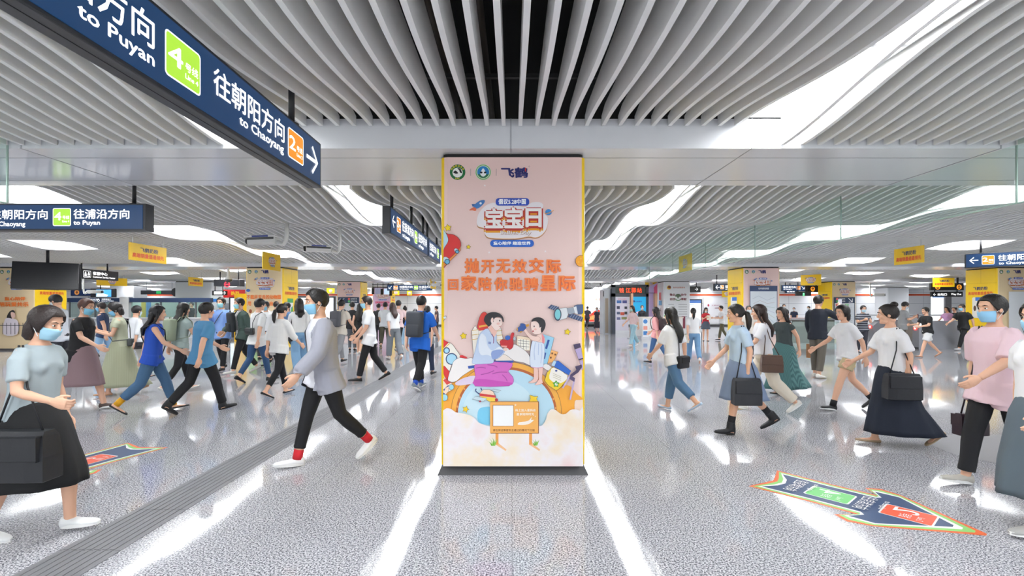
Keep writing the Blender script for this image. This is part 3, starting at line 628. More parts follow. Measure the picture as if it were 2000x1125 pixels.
def top_logos(A, w, big=1.0):
    A.start('printed_logo_row'); cow_logo(A, .14, .13, .065); drop_logo(A, .37, .13, .06); A.text('飞鹤', .54, .07, .80, .19, '26286b', .04)
    A.start('printed_festival_logo'); day_logo(A, w * .53, .52, .64 * big, True)
def art_zoo(A, w):
    top_logos(A, w)
    A.start('printed_headline'); A.text('不能天天去的动物园', .06, .93, w - .05, 1.08, 'ef7a2a', .035); A.text('用', .09, 1.16, .22, 1.31, 'ef7a2a', .035); A.text('自1次', .86, 1.16, 1.2, 1.31, 'ef7a2a', .035)
    A.start('printed_picture'); A.oval(.66, 2.25, .5, .3, '8fc653'); A.poly([(.1, 2.3), (.3, 2.0), (.5, 2.2), (.8, 1.95), (1.2, 2.3), (1.2, 2.75), (.1, 2.75)], '7fb84a', 4); A.oval(.12, .78, .07, .05, '2f6bb8'); A.oval(.2, 1.5, .05, .07, 'a4502a')
def art_far_left(A, w):
    top_logos(A, w)
    A.start('printed_headline'); A.text('童心陪伴', .28, 1.0, 1.0, 1.13, 'ef7a2a', .04); A.text('陪玩爱共乐', .1, 1.18, 1.12, 1.34, 'ef7a2a', .04)
    A.start('printed_girl'); A.poly([(.36, 1.72), (.45, 1.52), (.58, 1.46), (.64, 1.55), (.5, 1.8)], '2a2526', 3); A.poly([(.5, 1.55), (.62, 1.55), (.66, 1.68), (.55, 1.76)], 'f4cdbd', 3); A.poly([(.3, 1.78), (.52, 1.75), (.75, 1.85), (.72, 2.3), (.25, 2.3)], 'e9dfe6', 3)
    A.start('printed_fence'); A.rect(.05, 1.98, 1.2, 2.0, '4a4a4e')
    for k in range(9): A.rect(.08 + k * .14, 1.9, .1 + k * .14, 2.3, '4a4a4e')
def map_board(A, w, x0=.2, y0=.58, x1=1.14, y1=2.3, lines=True):
    A.start('route_map'); A.rect(x0, y0, x1, y1, '31456b'); A.rect(x0 + .02, y0 + .19, x1 - .02, y1 - .02, 'dfe6ec'); A.text('杭州地铁线网图', x0 + .3, y0 + .06, x1 - .3, y0 + .13, 'e8ecf2', .02)
    for k in range(6): A.stroke([(x0 + .1 + .02 * k, y0 + .45 + .17 * k), (x0 + .3 + .05 * k, y0 + .35 + .16 * k), (x0 + .6, y0 + .5 + .11 * k), (x1 - .1, y0 + .4 + .18 * k)], .008, ('9aa7b8', 'b8a0a0', '8fb0a0', 'a8a8c8', 'b8b090', '9ab0c0')[k])
def art_map(A, w): top_logos(A, w, .9); map_board(A, w, .22, .62, w - .12)
def dir_board(mirror):
    def f(A, w):
        top_logos(A, w, .85)
        A.start('direction_board'); A.rect(.08, .82, w - .08, 2.4, '1f3454'); A.rect(.12, 1.14, w - .12, 2.36, 'd3d8de')
        ax = .2 if not mirror else w - .46
        A.stroke([(ax + .22, .88), (ax, 1.08)] if not mirror else [(ax + .02, .88), (ax + .24, 1.08)], .035, 'ffffff'); A.stroke([(ax, .9), (ax, 1.08), (ax + .2, 1.08)] if not mirror else [(ax + .24, .9), (ax + .24, 1.08), (ax + .04, 1.08)], .035, 'ffffff')
        bx = .62 if not mirror else .2
        A.rect(bx, .86, bx + .11, .97, 'e2645a'); A.rect(bx, .99, bx + .11, 1.1, '58b868'); A.text('往良渚方向', bx + .14, .87, bx + .48, .95, 'f2f4f7', .02); A.text('往浦沿方向', bx + .14, 1.0, bx + .48, 1.08, 'f2f4f7', .02)
        A.rect(.18, 1.18, .36, 1.3, 'e2645a'); A.text('2', .23, 1.19, .31, 1.29, 'ffffff', .02); A.rect(.68, 1.18, .86, 1.3, '58b868'); A.text('4', .73, 1.19, .81, 1.29, 'ffffff', .02)
        for k in range(9): A.rect(.2, 1.36 + .1 * k, .5, 1.375 + .1 * k, 'aab0ba'); A.rect(.68, 1.36 + .1 * k, 1.05, 1.375 + .1 * k, 'aab0ba')
    return f
def tin_ad(A): A.start('printed_tin'); A.rrect(.3, 1.05, .75, 1.9, .05, 'f4f4f0'); A.rect(.3, 1.05, .75, 1.2, '3f9e54'); A.oval(.45, 1.45, .06, .08, '3a3f4c'); A.oval(.6, 1.4, .05, .05, '4f8fd0'); A.poly([(.5, 1.6), (.72, 1.3), (.72, 1.75)], '58a848', 2)
def tin_blue(A): A.start('printed_tin'); A.rrect(.3, 1.0, .8, 1.75, .05, 'f0ede6'); A.rect(.42, 1.0, .78, 1.13, '2f6fc4'); A.oval(.4, 1.4, .05, .1, '5a3f2c')
Y2, Y3, Y4 = 16.9, 26.25, 34.0
t = far_pillar('cream poster pillar with orange headline and yellow right side, second row left', -8.6, Y2, TAN, art_zoo); side_art(t, True, Y2, extra=tin_ad)
t = far_pillar('cream poster pillar at the far left edge behind the hanging monitor', -17.2, Y2, TAN, art_far_left); side_art(t, True, Y2)
t = far_pillar('pink poster pillar with route map and yellow left side, second row right', 8.66, Y2, PINK, art_map); side_art(t, False, Y2, extra=tin_blue)
t = far_pillar('cream poster pillar with broad yellow side at the far right edge', 17.5, Y2, TAN, lambda A, w: (top_logos(A, w), A.start('notice_board'), A.rect(.35, .82, w - .1, 2.3, 'e9edf0'))); side_art(t, False, Y2, extra=tin_blue)
t = far_pillar('pink pillar with a navy direction board and arrow pointing down left', -8.8, Y3, PINK, dir_board(False)); side_art(t, True, Y3)
t = far_pillar('cream pillar with a navy direction board and arrow pointing down right', 17.9, Y3, TAN, dir_board(True)); side_art(t, False, Y3)
LILAC = mat('e3c3dc', .4)
t = far_pillar('lilac poster pillar behind hanging black screens, farthest pillar left of centre', -9.1, Y4, LILAC, lambda A, w: (A.start('printed_festival_logo'), day_logo(A, w * .55, .55, .9, False), A.start('printed_headline'), A.text('回家陪你驰骋星际', .2, .95, 1.2, 1.1, 'e0527a', .03), A.text('抛开无效交际', .3, 1.15, 1.15, 1.3, 'e0527a', .03))); side_art(t, True, Y4)
def volunteer(A, w):
    A.start('printed_emblem'); A.oval(.28, .3, .11, .11, 'e8b23a'); A.poly([(.2, .28), (.28, .2), (.38, .24), (.36, .34), (.26, .33)], '7a3a1c', 3); A.text('杭州志愿服务', .5, .25, 1.15, .34, 'c7806a', .02)
    A.start('printed_motto'); 
    for s_, x, y in (('敬业', .32, .62), ('创优', .32, .86), ('协作', .92, .62), ('奉献', .92, .86)): A.text(s_, x, y, x + .3, y + .13, '7d2f38', .03)
    A.poly([(.6, .78), (.66, .68), (.76, .64), (.88, .68), (.94, .78), (.82, .8), (.76, .9), (.7, .8)], '63745c', 3); A.ring(.77, .86, .15, .14, .05, '7fa07c', 20, 160, 16)
    A.start('printed_timetable')
    for k in range(6): A.rect(.24, 1.2 + .13 * k, .24 + .3 + .06 * (k % 3), 1.225 + .13 * k, '9c9ea3'); A.rect(.78, 1.2 + .13 * k, 1.25, 1.225 + .13 * k, '9c9ea3')
    A.start('printed_plaque'); A.rect(.62, 1.95, .92, 2.0, '3a3f52'); A.rect(.95, 1.85, 1.15, 2.5, '8a4454'); A.rect(.5, 2.3, 1.0, 2.44, '2f3a55')
WP = mat('e9ebee', .35)
t = far_pillar('white pillar printed with a green emblem and red motto beside the reception kiosk', 8.9, Y3, WP, volunteer, WP, 1.42, 'white_pillar')
Asd = Art(t, lambda u, v: (-.71, 1.2 - u, 2.86 - v), (-1, 0, 0), .001); Asd.start('fire_point_sign'); Asd.rect(.35, .55, .75, .95, 'c8202c'); Asd.rect(.3, 1.0, .85, 1.25, '2fa0d8'); Asd.text('人', .4, 1.4, .75, 1.6, '7a4a44', .03); Asd.flush()
far_pillar('plain white pillar behind the ticket gates', 27.0, Y4, WP, None, WP, 1.5, 'white_pillar')
far_pillar('plain white pillar rising behind the customer service counter', -24.9, 31.0, WP, None, WP, 1.55, 'white_pillar')
far_pillar('broad white panelled pillar beside the customer service counter', -17.3, 26.4, WP, None, WP, 2.0, 'white_pillar')
# ================================================================== HANGING SIGNS
NAVY = glow('16406e', .55); NAVYD = mat('22344f', .3); LW = glow('ffffff', 1.25)
HOUS = mat('3a3b3f', .35, .4)
def sgn(c): return glow(c, 1.0)
def badge(A, x, v, n, w=.22, h=.2):
    col = {'2': 'f0861a', '4': '9fd13a'}[n]
    A.rrect(x, v, x + w, v + h, .02, LW); A.rrect(x + .007, v + .007, x + w - .007, v + h - .007, .016, glow(col, 1.0))
    A.text(n, x + w * .08, v + h * .22, x + w * .48, v + h * .68, LW, .015); A.text('号线', x + w * .54, v + h * .42, x + w * .92, v + h * .62, LW, .015); A.text('Line ' + n, x + w * .54, v + h * .68, x + w * .92, v + h * .8, LW, .02)
def way(A, x, v, cn, en, w=.78, h=.17, ew=.5):
    A.text(cn, x, v, x + w, v + h, LW, .014); A.text(en, x + .01, v + h + .025, x + .01 + ew, v + h + .1, LW, .02)
def arrow(A, x, v, s, kind):
    c, w = LW, s * .13
    P = lambda q: [(x + a * s, v + b * s) for a, b in q]
    if kind == 'r': A.stroke(P([(0, .5), (.95, .5)]), w, c); A.stroke(P([(.5, .02), (.97, .5), (.5, .98)]), w, c)
    if kind == 'l': A.stroke(P([(1, .5), (.05, .5)]), w, c); A.stroke(P([(.5, .02), (.03, .5), (.5, .98)]), w, c)
    if kind == 'dl': A.stroke(P([(1, 0), (.05, .95)]), w, c); A.stroke(P([(.05, .2), (.05, .95), (.8, .95)]), w, c)
    if kind == 'dr': A.stroke(P([(0, 0), (.95, .95)]), w, c); A.stroke(P([(.95, .2), (.95, .95), (.2, .95)]), w, c)
def sign(label, x, y, z, rz, L, H, content, rods=(), th=.11, face=None, name='direction_sign', cat='sign', topz=3.2, eps=.0006, housing=None):
    """origin: bottom left corner of the face; local x runs along the text, local y into the box"""
    t = thing(name, label, cat, (x, y, z), R(rz))
    h = MB(); h.box(-.03, .004, -.02, L + .03, th, H + .02, b=.006); h.build('housing', housing or HOUS, t)
    e = MB(); e.box(0, -.001, 0, L, .006, H); e.build('lit_face', face or NAVY, t)
    b = MB(); b.box(.02, th * .48, -.0215, L - .02, th * .52, -.019); b.build('underside_seam', mat('17181b', .5), t)
    for i, u in enumerate(rods):
        r = MB(); r.tube([(u, th / 2, H + .015), (u, th / 2, topz - z)], .022, 8); r.lathe([(.05, H + .018), (.05, H + .03)], (u, th / 2, 0), 12); r.build('hanging_rod', BLACK, t, True)
    A = Art(t, lambda u, v: (u, -.001, H - v), (0, -1, 0), eps, mk=lambda c: glow(c, 1.0)); A.start('lettering'); content(A); A.flush()
    return t
def c1(A):   # local x = Y - 0.9
    o = -.95
    A.text('往浦沿方向', .36, .05, 1.09, .19, LW, .012); A.text('to Puyan', .726, .205, 1.09, .275, LW, .02); badge(A, 2.10 + o, .055, '4', .24, .2)
    A.text('往朝阳方向', 2.44 + o, .05, 3.2 + o, .19, LW, .012); A.text('to Chaoyang', 2.67 + o, .205, 3.19 + o, .275, LW, .02)
    badge(A, 3.25 + o, .055, '2', .24, .2); arrow(A, 3.54 + o, .06, .2, 'r')
sign('large black framed blue hanging sign to Puyan and Chaoyang at upper left', -1.5, .95, 2.455, 90, 2.85, .31, c1, (.6, 2.48), eps=.0002)
def c2(A):
    L = 2.6; s = 161.0; f = lambda px: L + (px - 278) / s
    way(A, f(-20), .055, '往朝阳方向', 'to Chaoyang', .70, .12, .42)
    badge(A, f(103), .04, '4', .22, .215); A.text('往浦沿方向', f(144), .05, f(253), .17, LW, .018); A.text('to Puyan', f(144), .188, f(196), .258, LW, .025)
sign('blue hanging sign with a green line badge facing the camera at mid left', -4.48 - 2.6, 5.9, 2.45, 0, 2.6, .29, c2, (.5, 2.44), th=.15)
def c3(A):
    arrow(A, .06, .07, .16, 'l'); badge(A, .3, .05, '2', .22, .2); way(A, .6, .045, '往良渚方向', 'to Liangzhu', .78, .15, .5); badge(A, 1.45, .05, '4', .22, .2); way(A, 1.74, .045, '往彭埠方向', 'to Pengbu', .78, .15, .45)
sign('dark blue hanging sign with left arrow and two line badges beside the central pillar', -1.54, 6.2, 2.455, 90, 2.68, .31, c3, (.25, 1.5, 2.5))
def c3b(A): way(A, .1, .045, '往浦沿方向', 'to Puyan', .78, .15, .42); badge(A, 1.0, .05, '4', .22, .2)
sign('second dark blue sign half hidden behind the central pillar', -1.54, 9.0, 2.455, 90, 1.5, .31, c3b, (.15, 1.3))
ang4 = -math.degrees(math.atan2(.7, .65))
def c4(A): arrow(A, .06, .07, .15, 'l'); badge(A, .27, .045, '2', .21, .21); way(A, .54, .045, '往朝阳方向', 'to Chaoyang', .72, .14, .5)
sign('blue hanging sign with left arrow at the right edge, turned towards the aisle', 10.83, 11.6, 2.45, -46, 1.6, .3, c4, (.25, 1.4))
def c5(A):
    A.rrect(.05, .03, .33, .25, .03, LW); A.rrect(.06, .04, .32, .24, .025, glow('15161a', 1)); A.oval(.13, .09, .025, .025, LW); A.oval(.25, .09, .025, .025, LW); A.rect(.09, .12, .17, .2, LW); A.rect(.21, .12, .29, .17, LW); A.rect(.08, .2, .3, .22, LW)
    A.text('客服中心', .4, .04, .98, .15, LW, .03); A.text('Customer Service Center', .4, .18, 1.3, .24, LW, .03)
sign('black hanging sign for the customer service center in white lettering', -13.75, 15.55, 2.44, 90, 1.42, .27, c5, (.1, 1.1), face=glow('15161a', 1), housing=BLACK, th=.2)
def c6(A): arrow(A, .06, .06, .17, 'dl'); badge(A, .34, .04, '2', .24, .22); way(A, .68, .045, '往朝阳方向', 'to Chaoyang', .74, .13, .5); badge(A, 1.5, .04, '4', .24, .22); way(A, 1.8, .045, '往浦沿方向', 'to Puyan', .66, .13, .4)
sign('blue hanging sign with down left arrow and two badges left of the central pillar', W(757, 567, 27.6).x, 27.6, 2.46, 0, 2.5, .3, c6, (.3, 2.2), eps=.0015)
def c7(A): way(A, .05, .04, '往良渚方向', 'to Liangzhu', .72, .13, .5); badge(A, .82, .04, '2', .22, .22); arrow(A, 1.1, .06, .17, 'dr')
sign('blue hanging sign with down right arrow beyond the right map pillar', W(1528, 568, 28).x, 28.0, 2.45, 0, 1.36, .31, c7, (.2, 1.15), eps=.0015)
def c7b(A): A.text('往浦沿', .08, .05, .55, .17, LW, .03)
sign('small blue sign tucked under the down right arrow sign', W(1534, 572, 29).x, 29.0, 2.36, 0, .72, .2, c7b, (.3,), eps=.0015)
def led(ring, col, at):
    def f(A):
        for u in at:
            A.ring(u, .17, .1, .1, .04, glow(col, 1.4), 0, 360, 18)
            if ring: A.rect(u - .07, .15, u + .07, .19, glow(col, 1.4))
            else: A.ring(u, .24, .07, .06, .03, glow(col, 1.4), 0, 360, 14)
    return f
LB = glow('141417', .6)
sign('black display with an orange figure hanging left of the down right board pillar', W(1575, 570, 27.6).x, 27.6, 2.38, 0, .68, .33, led(False, 'f08a2a', (.36,)), (.1, .58), face=LB, housing=BLACK, name='led_display', cat='display', eps=.0015)
def green(A): A.rect(.34, .06, .44, .22, glow('4fe08a', 1.3)); A.rect(.36, .1, .42, .13, glow('d8ffe8', 1.2))
sign('black exit display with a green symbol beneath the orange figure display', W(1556, 577, 27.2).x, 27.2, 2.16, 0, .78, .2, green, (.1, .68), face=LB, housing=BLACK, name='led_display', cat='display', eps=.0015, topz=3.0)
sign('wide black display with two orange no entry rings by the far right pillar', W(1820, 567, 23.2).x, 23.2, 2.33, 0, 1.5, .3, led(True, 'f0902a', (.28, 1.3)), (.2, 1.3), face=LB, housing=BLACK, name='led_display', cat='display', eps=.0015)
def c12(A): arrow(A, .04, .05, .13, 'l'); A.text('出站口', .25, .05, .7, .17, LW, .02); A.text('Way Out', .9, .05, 1.4, .17, LW, .02)
sign('black sign with white left arrow below the orange ring display', W(1821, 579, 23.6).x, 23.6, 2.03, 0, 1.45, .2, c12, (.15, 1.25), face=LB, housing=BLACK, eps=.0015, topz=3.0)
sign('dark grey display with a red ring hanging left of the cream zoo pillar', W(419, 558, 19.4).x, 19.4, 2.36, 0, .98, .22, led(True, 'e0384a', (.5,)), (.12, .86), face=glow('2e2f36', .8), housing=mat('4a4b50', .4), name='led_display', cat='display', eps=.001, th=.35)
def c11(A): A.rect(.08, .03, .5, .17, LW); arrow(A, .52, .02, .16, 'r')
sign('small white exit sign with right arrow beside the red banner', W(415, 576, 25).x, 25.0, 2.13, 0, .68, .2, c11, (.1, .5), face=LB, housing=BLACK, eps=.0015)
def c8(A): arrow(A, .04, .05, .2, 'l'); badge(A, .27, .045, '2', .16, .2); A.text('往良渚', .5, .05, .95, .2, LW, .03); A.text('to Liang', .5, .23, .85, .28, LW, .03)
sign('black sign with left arrow peeking out beside the yellow pillar side', W(1396, 567, 23.4).x, 23.4, 2.31, 0, 1.0, .3, c8, (.12,), face=glow('1c2a3e', .8), housing=BLACK, eps=.0015)
def c9(A): arrow(A, .5, .06, .17, 'r')
sign('small black sign with right arrow beside the white motto pillar', W(1340, 570, 27.5).x, 27.5, 2.37, 0, .8, .29, c9, (.6,), face=LB, housing=BLACK, eps=.0015)
def cpol(A): A.oval(.28, .15, .12, .12, glow('b5793c', 1)); A.oval(.28, .15, .06, .06, glow('5a3020', 1)); A.text('POLICE', .6, .09, 1.2, .21, LW, .03)
sign('navy police sign with a round emblem above the left crowd', W(139, 577, 24).x, 24.0, 2.08, 0, 1.6, .3, cpol, (.2, 1.4), face=glow('14264a', .8), housing=NAVYD, eps=.0015)
# ---- yellow advertising banners on wires
def banner(label, x, y, z, rz, L, H, kind, wires=(.1, .9), topz=3.15):
    t = thing('hanging_banner', label, 'banner', (x, y, z), R(rz), None)
    b = MB(); b.box(0, 0, 0, L, .012, H); b.build('board', mat('f2c40c', .4), t)
    for u in wires:
        w = MB(); w.tube([(u * L, .006, H), (u * L, .006, topz - z)], .004, 6); w.build('wire', STEEL, t)
    A = Art(t, lambda u, v: (u, 0, H - v), (0, -1, 0), .0008); A.start('printed_lettering')
    if kind == 't': A.text('飞鹤奶粉', L * .28, H * .2, L * .76, H * .47, '33305a', .03); A.text('高端销量遥遥领先', L * .08, H * .55, L * .92, H * .82, 'e2531c', .03)
    else: day_logo(A, L * .5, H * .5, min(L, H * 1.25) * .66, True)
    A.flush()
banner('yellow banner with two text lines hanging left of the cameras', -7.6, 9.65, 2.445, 90, 1.05, .35, 't')
banner('yellow banner with the white festival lettering above the cream zoo pillar', -6.15, 12.0, 2.45, 90, .92, .43, 'l')
banner('small yellow text banner hanging before the white panelled pillar', -14.1, 21.2, 2.44, 90, 1.0, .38, 't')
banner('yellow banner half hidden below the customer service sign', -17.6, 20.6, 2.43, 60, 1.1, .34, 'l')
banner('yellow text banner hanging high on the right near the ceiling', 8.68, 11.05, 2.45, -90, .8, .36, 't')
banner('yellow banner with the festival lettering right of the central pillar', 4.58, 13.35, 2.45, -90, .95, .43, 'l')
banner('yellow festival banner above the orange figure display', 12.7, 21.4, 2.45, -50, .8, .46, 'l')
banner('yellow text banner overlapping the orange ring display', 19.9, 23.0, 2.46, -8, .92, .42, 't')
banner('small yellow festival banner close to the left edge of the central pillar', -4.35, 26.0, 2.5, 78, .8, .5, 'l', topz=3.0)
banner('tiny dull yellow banner hanging near the far wall left of the navy board pillar', W(638, 573, 30).x, 30.0, 2.36, 60, .6, .32, 'l')
banner('small pale yellow banner under the left blue sign', W(766, 576, 31).x, 31.0, 2.28, 40, .5, .3, 'l')
banner('small pale yellow banner on the red wall stripe', W(795, 576, 32).x, 32.0, 2.28, 50, .4, .3, 'l')
banner('yellow banner above the reception kiosk entrance', W(1260, 556, 27.9).x, 27.9, 2.6, -60, .9, .38, 'l')
banner('small yellow banner touching the yellow side of the map pillar', W(1410, 580, 24.5).x, 24.5, 2.0, -50, .55, .35, 'l')
# ---- hanging monitor pair at left
t = thing('hanging_monitor', 'black double sided monitor hanging on a pole at the far left', 'monitor', (-12.6, 13.2, 1.98), R(35))
for sy, nm in ((-1, 'screen'), (1, 'screen')):
    M = Matrix.Translation((0, sy * .2, .36)) @ Matrix.Rotation(R(14 * sy), 4, 'X')
    m = MB(); m.box(-.66, -.035, -.37, .66, .035, .37, BLACK, M, b=.01); m.box(-.62, sy * .034, -.33, .62, sy * .038, .33, mat('131418', .45), M); m.build('screen', None, t)
m = MB(); m.box(-.3, -.14, .15, .3, .14, .6); m.build('mount', mat('26272b', .4), t)
m = MB(); m.tube([(0, 0, .6), (0, 0, 1.3)], .035, 10); m.build('hanging_pole', BLACK, t, True)
# ---- security cameras
def cctv(label, x, y, z, rz, sc=1.0, top=None, mono=False):
    t = thing('security_camera', label, 'camera', (x, y, z), R(rz))
    top = top or zb(x + .15 * sc * math.cos(R(rz)), y + .15 * sc * math.sin(R(rz)))
    b = MB(); b.box(-.46 * sc, -.06 * sc, -.055 * sc, 0, .06 * sc, .05 * sc, b=.02 * sc); b.build('camera_body', mat('dcdcda', .35), t)
    h = MB(); h.box(-.50 * sc, -.075 * sc, .045 * sc, .02 * sc, .075 * sc, .07 * sc, b=.01 * sc); h.build('sun_shield', mat('e6e6e4', .35), t)
    l = MB(); l.tube([(-.455 * sc, 0, 0), (-.5 * sc, 0, -.002)], [.05 * sc, .045 * sc], 14); l.build('lens', mat('0d0e12', .1), t, True)
    s = MB(); s.box(-.45 * sc, -.062 * sc, .012 * sc, -.02 * sc, -.0585 * sc, .046 * sc); s.build('side_band', mat('1a1b20', .35), t)
    k = MB(); k.box(-.36 * sc, -.0765 * sc, .0455 * sc, -.1 * sc, -.0745 * sc, .069 * sc); k.build('sticker', mat('2b3c8c', .4), t)
    r = MB(); r.tube([(0, 0, -.02 * sc), (.1 * sc, 0, -.06 * sc), (.14 * sc, 0, 0), (.15 * sc, 0, .1 * sc), (.15 * sc, 0, top - z)], .03 * sc, 10); r.build('bracket_pole', mat('e2e2df', .35), t, True)
cctv('larger white security camera on a bent ceiling pole, pointing left', -4.0, 8.3, 2.64, -12, 1.2)
cctv('smaller white security camera with blue band, right of the larger one', -3.3, 8.9, 2.55, 25, .95)
cctv('tiny white security camera on a thin pole left of the plain white pillar', W(1706, 576, 28).x, 28.0, 2.2, 180, 1.3)
cctv('tiny security camera hanging by the police sign', W(172, 570, 22).x, 22.0, 2.19, 190, 1.2)
cctv('tiny security camera above the right end of the left blue sign', W(842, 556, 24).x, 24.0, 2.6, 200, 1.0)
cctv('tiny security camera right beside the yellow edge of the central pillar', W(1154, 553, 24).x, 24.0, 2.62, 160, 1.0)
t = thing('ceiling_dome', 'white dome hanging on a tapered ceiling stem above the red ring display', 'dome', (W(446, 545, 17.2).x, 17.2, 2.48))
m = MB(); m.lathe([(.03, .62), (.045, .3), (.05, .12), (.09, .06), (.13, 0)]); m.build('stem', mat('eeeeee', .4), t, True)
m = MB(); m.lathe([(.13, 0), (.12, -.05), (.06, -.1), (.01, -.11)]); m.build('dome', mat('55565a', .2), t, True)
# ---- red banner, hanging screens
t = thing('red_banner', 'red banner with yellow characters hanging left of the cream zoo pillar', 'banner', (W(436, 581, 25.6).x, 25.6, 2.0))
m = MB(); m.box(0, 0, 0, 1.15, .02, .42); m.build('cloth', mat('d8201c', .5), t)
for u in (.08, 1.05):
    m = MB(); m.tube([(u, .01, .42), (u, .01, 1.1)], .005, 6); m.build('wire', STEEL, t)
A = Art(t, lambda u, v: (u, 0, .42 - v), (0, -1, 0), .0012); A.start('printed_lettering'); A.text('热烈', .4, .08, .85, .3, 'f6c21c', .04); A.flush()
t = thing('screen_cluster', 'black frame of small hanging screens before the lilac pillar', 'screens', (W(745, 566, 31).x, 31.0, 2.05))
m = MB()
for u in (-.55, -.25, .1, .45, .75): m.tube([(u, 0, .3), (u, 0, 1.0)], .02, 6)
m.tube([(-.6, 0, .72), (.8, 0, .72)], .02, 6); m.tube([(-.6, 0, .9), (.8, 0, .9)], .02, 6); m.build('hanging_frame', BLACK, t)
for u, z, c in ((-.62, .28, '17171a'), (-.05, .25, '17171a'), (.5, .18, '17171a')):
    m = MB(); m.box(u, -.03, z, u + .17, .03, z + .38); m.build('speaker', mat(c, .4), t)
for u, z, c in ((-.4, .3, '7c7d92'), (.18, .27, 'b8cfe8')):
    m = MB(); m.box(u, -.04, z, u + .33, .03, z + .36); m.build('screen', glow(c, .9), t)
# ================================================================== FLOOR STICKERS
def sticker(label, tail, tip, half, flip, texts, order=('4', '2')):
    T, H = Vector(tail), Vector(tip); d = (H - T); L = d.length; d.normalize(); nrm = Vector((-d.y, d.x, 0))
    t = thing('floor_sticker', label, 'floor sticker', (T.x, T.y, .0006))
    A = Art(t, lambda u, v: tuple(d * u + nrm * v), (0, 0, 1), .00035, mk=lambda c: mat(c, .4))
    hd = L * .60
    def outline(g):
        s = half; hw = half * 1.75
        pts = [(-.02 - g, s * 1.12 + g), (.06 - g * 1.3, s * .5), (.085 - g * 1.3, 0), (.06 - g * 1.3, -s * .5), (-.02 - g, -s * 1.12 - g)]
        pts += [(L * .3, -s - g), (hd - .02, -s - g), (hd + .01 - g, -s * 1.2 - g), (hd - .06 - g, -hw - g * .6), (hd - .04, -hw - g * 1.5), (hd + .1, -hw - g * .9)]
        pts += [(L + g * 2.2, -.02), (L + g * 2.2, .02)]
        pts += [(hd + .1, hw + g * .9), (hd - .04, hw + g * 1.5), (hd - .06 - g, hw + g * .6), (hd + .01 - g, s * 1.2 + g), (hd - .02, s + g), (L * .3, s + g)]
        return pts
    A.start('sticker_border'); A.poly(outline(.075), 'e8672f'); A.poly(outline(.05), '8fd071'); A.poly(outline(.022), 'f5f6f5')
    A.start('sticker_face'); A.poly(outline(0), '26456f')
    A.start('line_badges')
    for u0, nmb in ((L * .235, order[0]), (L * .665, order[1])):
        c = {'4': '72cf75', '2': 'ee5a33'}[nmb]
        A.rrect(u0 - .012, -half * .62, u0 + .3, half * .62, .02, 'f5f6f5'); A.rrect(u0, -half * .58, u0 + .288, half * .58, .015, c)
    # lettering is read across the arrow; map (x, y) of the text to (u, v)
    def cross(txt, u0, u1, v0, v1, c='f5f6f5', bold=.02):
        vs, fs = text2d(txt); ax, bx = min(v[0] for v in vs), max(v[0] for v in vs); ay, by = min(v[1] for v in vs), max(v[1] for v in vs)
        for e_ in (-.02, .02): A.raw([(u0 + (u1 - u0) * (y - ay) / (by - ay), v0 + (v1 - v0) * (x - ax + e_) / (bx - ax)) for x, y in vs], fs, c)
    s = flip; h = half
    A.start('lettering')
    for u0, n_, ln in ((L * .235, order[0], 'Line ' + order[0]), (L * .665, order[1], 'Line ' + order[1])):
        if s > 0: cross(n_, u0 + .25, u0 + .1, -h * .05, -h * .45); cross('号线', u0 + .15, u0 + .09, h * .05, h * .45); cross(ln, u0 + .07, u0 + .03, h * .05, h * .45)
        else: cross(n_, u0 + .05, u0 + .2, h * .05, h * .45); cross('号线', u0 + .1, u0 + .17, -h * .05, -h * .45); cross(ln, u0 + .2, u0 + .24, -h * .05, -h * .45)
    for u0, cn, en in texts:
        if s > 0: cross(cn, u0 + .2, u0 + .1, -h * .8, h * .8); cross(en, u0 + .07, u0 + .02, -h * .75, h * .3)
        else: cross(cn, u0 + .02, u0 + .12, h * .8, -h * .8); cross(en, u0 + .15, u0 + .2, h * .75, -h * .3)
    A.flush()
sticker('navy arrow floor sticker with green and orange rim pointing to the lower right', (2.27, 4.2, 0), (3.02, 3.33, 0), .2, -1, [(.1, '往彭埠方向', 'to Pengbu'), (.58, '往良渚方向', 'to Liangzhu')])
sticker('navy arrow floor sticker at lower left under the grey shirted woman', (-3.99, 5.2, 0), (-4.36, 4.02, 0), .2, 1, [(.52, '往良渚方向', 'to Liangzhu'), (1.0, '往浦沿方向', 'to Puyan')], ('2', '4'))
# ================================================================== CUSTOMER SERVICE COUNTER (left)
GL = bpy.data.materials.new('window_glass'); GL.use_nodes = True
_n = GL.node_tree; _n.nodes.clear(); _o = _n.nodes.new('ShaderNodeOutputMaterial'); _t = _n.nodes.new('ShaderNodeBsdfTransparent'); _g = _n.nodes.new('ShaderNodeBsdfGlossy'); _x = _n.nodes.new('ShaderNodeMixShader')
_t.inputs[0].default_value = (.86, .96, .93, 1); _g.inputs['Roughness'].default_value = .03; _x.inputs[0].default_value = .08
_n.links.new(_t.outputs[0], _x.inputs[1]); _n.links.new(_g.outputs[0], _x.inputs[2]); _n.links.new(_x.outputs[0], _o.inputs[0])
CY = 23.6; cx0, cx1 = -21.6, -14.65
t = thing('service_counter', 'customer service counter with glass windows under a navy fascia at left', 'counter', ((cx0 + cx1) / 2, CY, 0))
hw = (cx1 - cx0) / 2
m = MB(); m.box(-hw, 0, 0, hw, .35, .95); m.build('counter_front', mat('c9ccd2', .35), t)
m = MB(); m.box(-hw - .05, -.12, .95, hw + .05, .4, 1.0, b=.01); m.build('counter_top', mat('e9eaec', .3), t)
m = MB(); m.box(-hw, .02, 1.74, -.95, .25, 1.95); m.build('fascia', mat('2a3f66', .35), t)
m = MB(); m.box(-.45, .02, 1.74, hw, .25, 1.95); m.build('fascia', mat('2a3f66', .35), t)
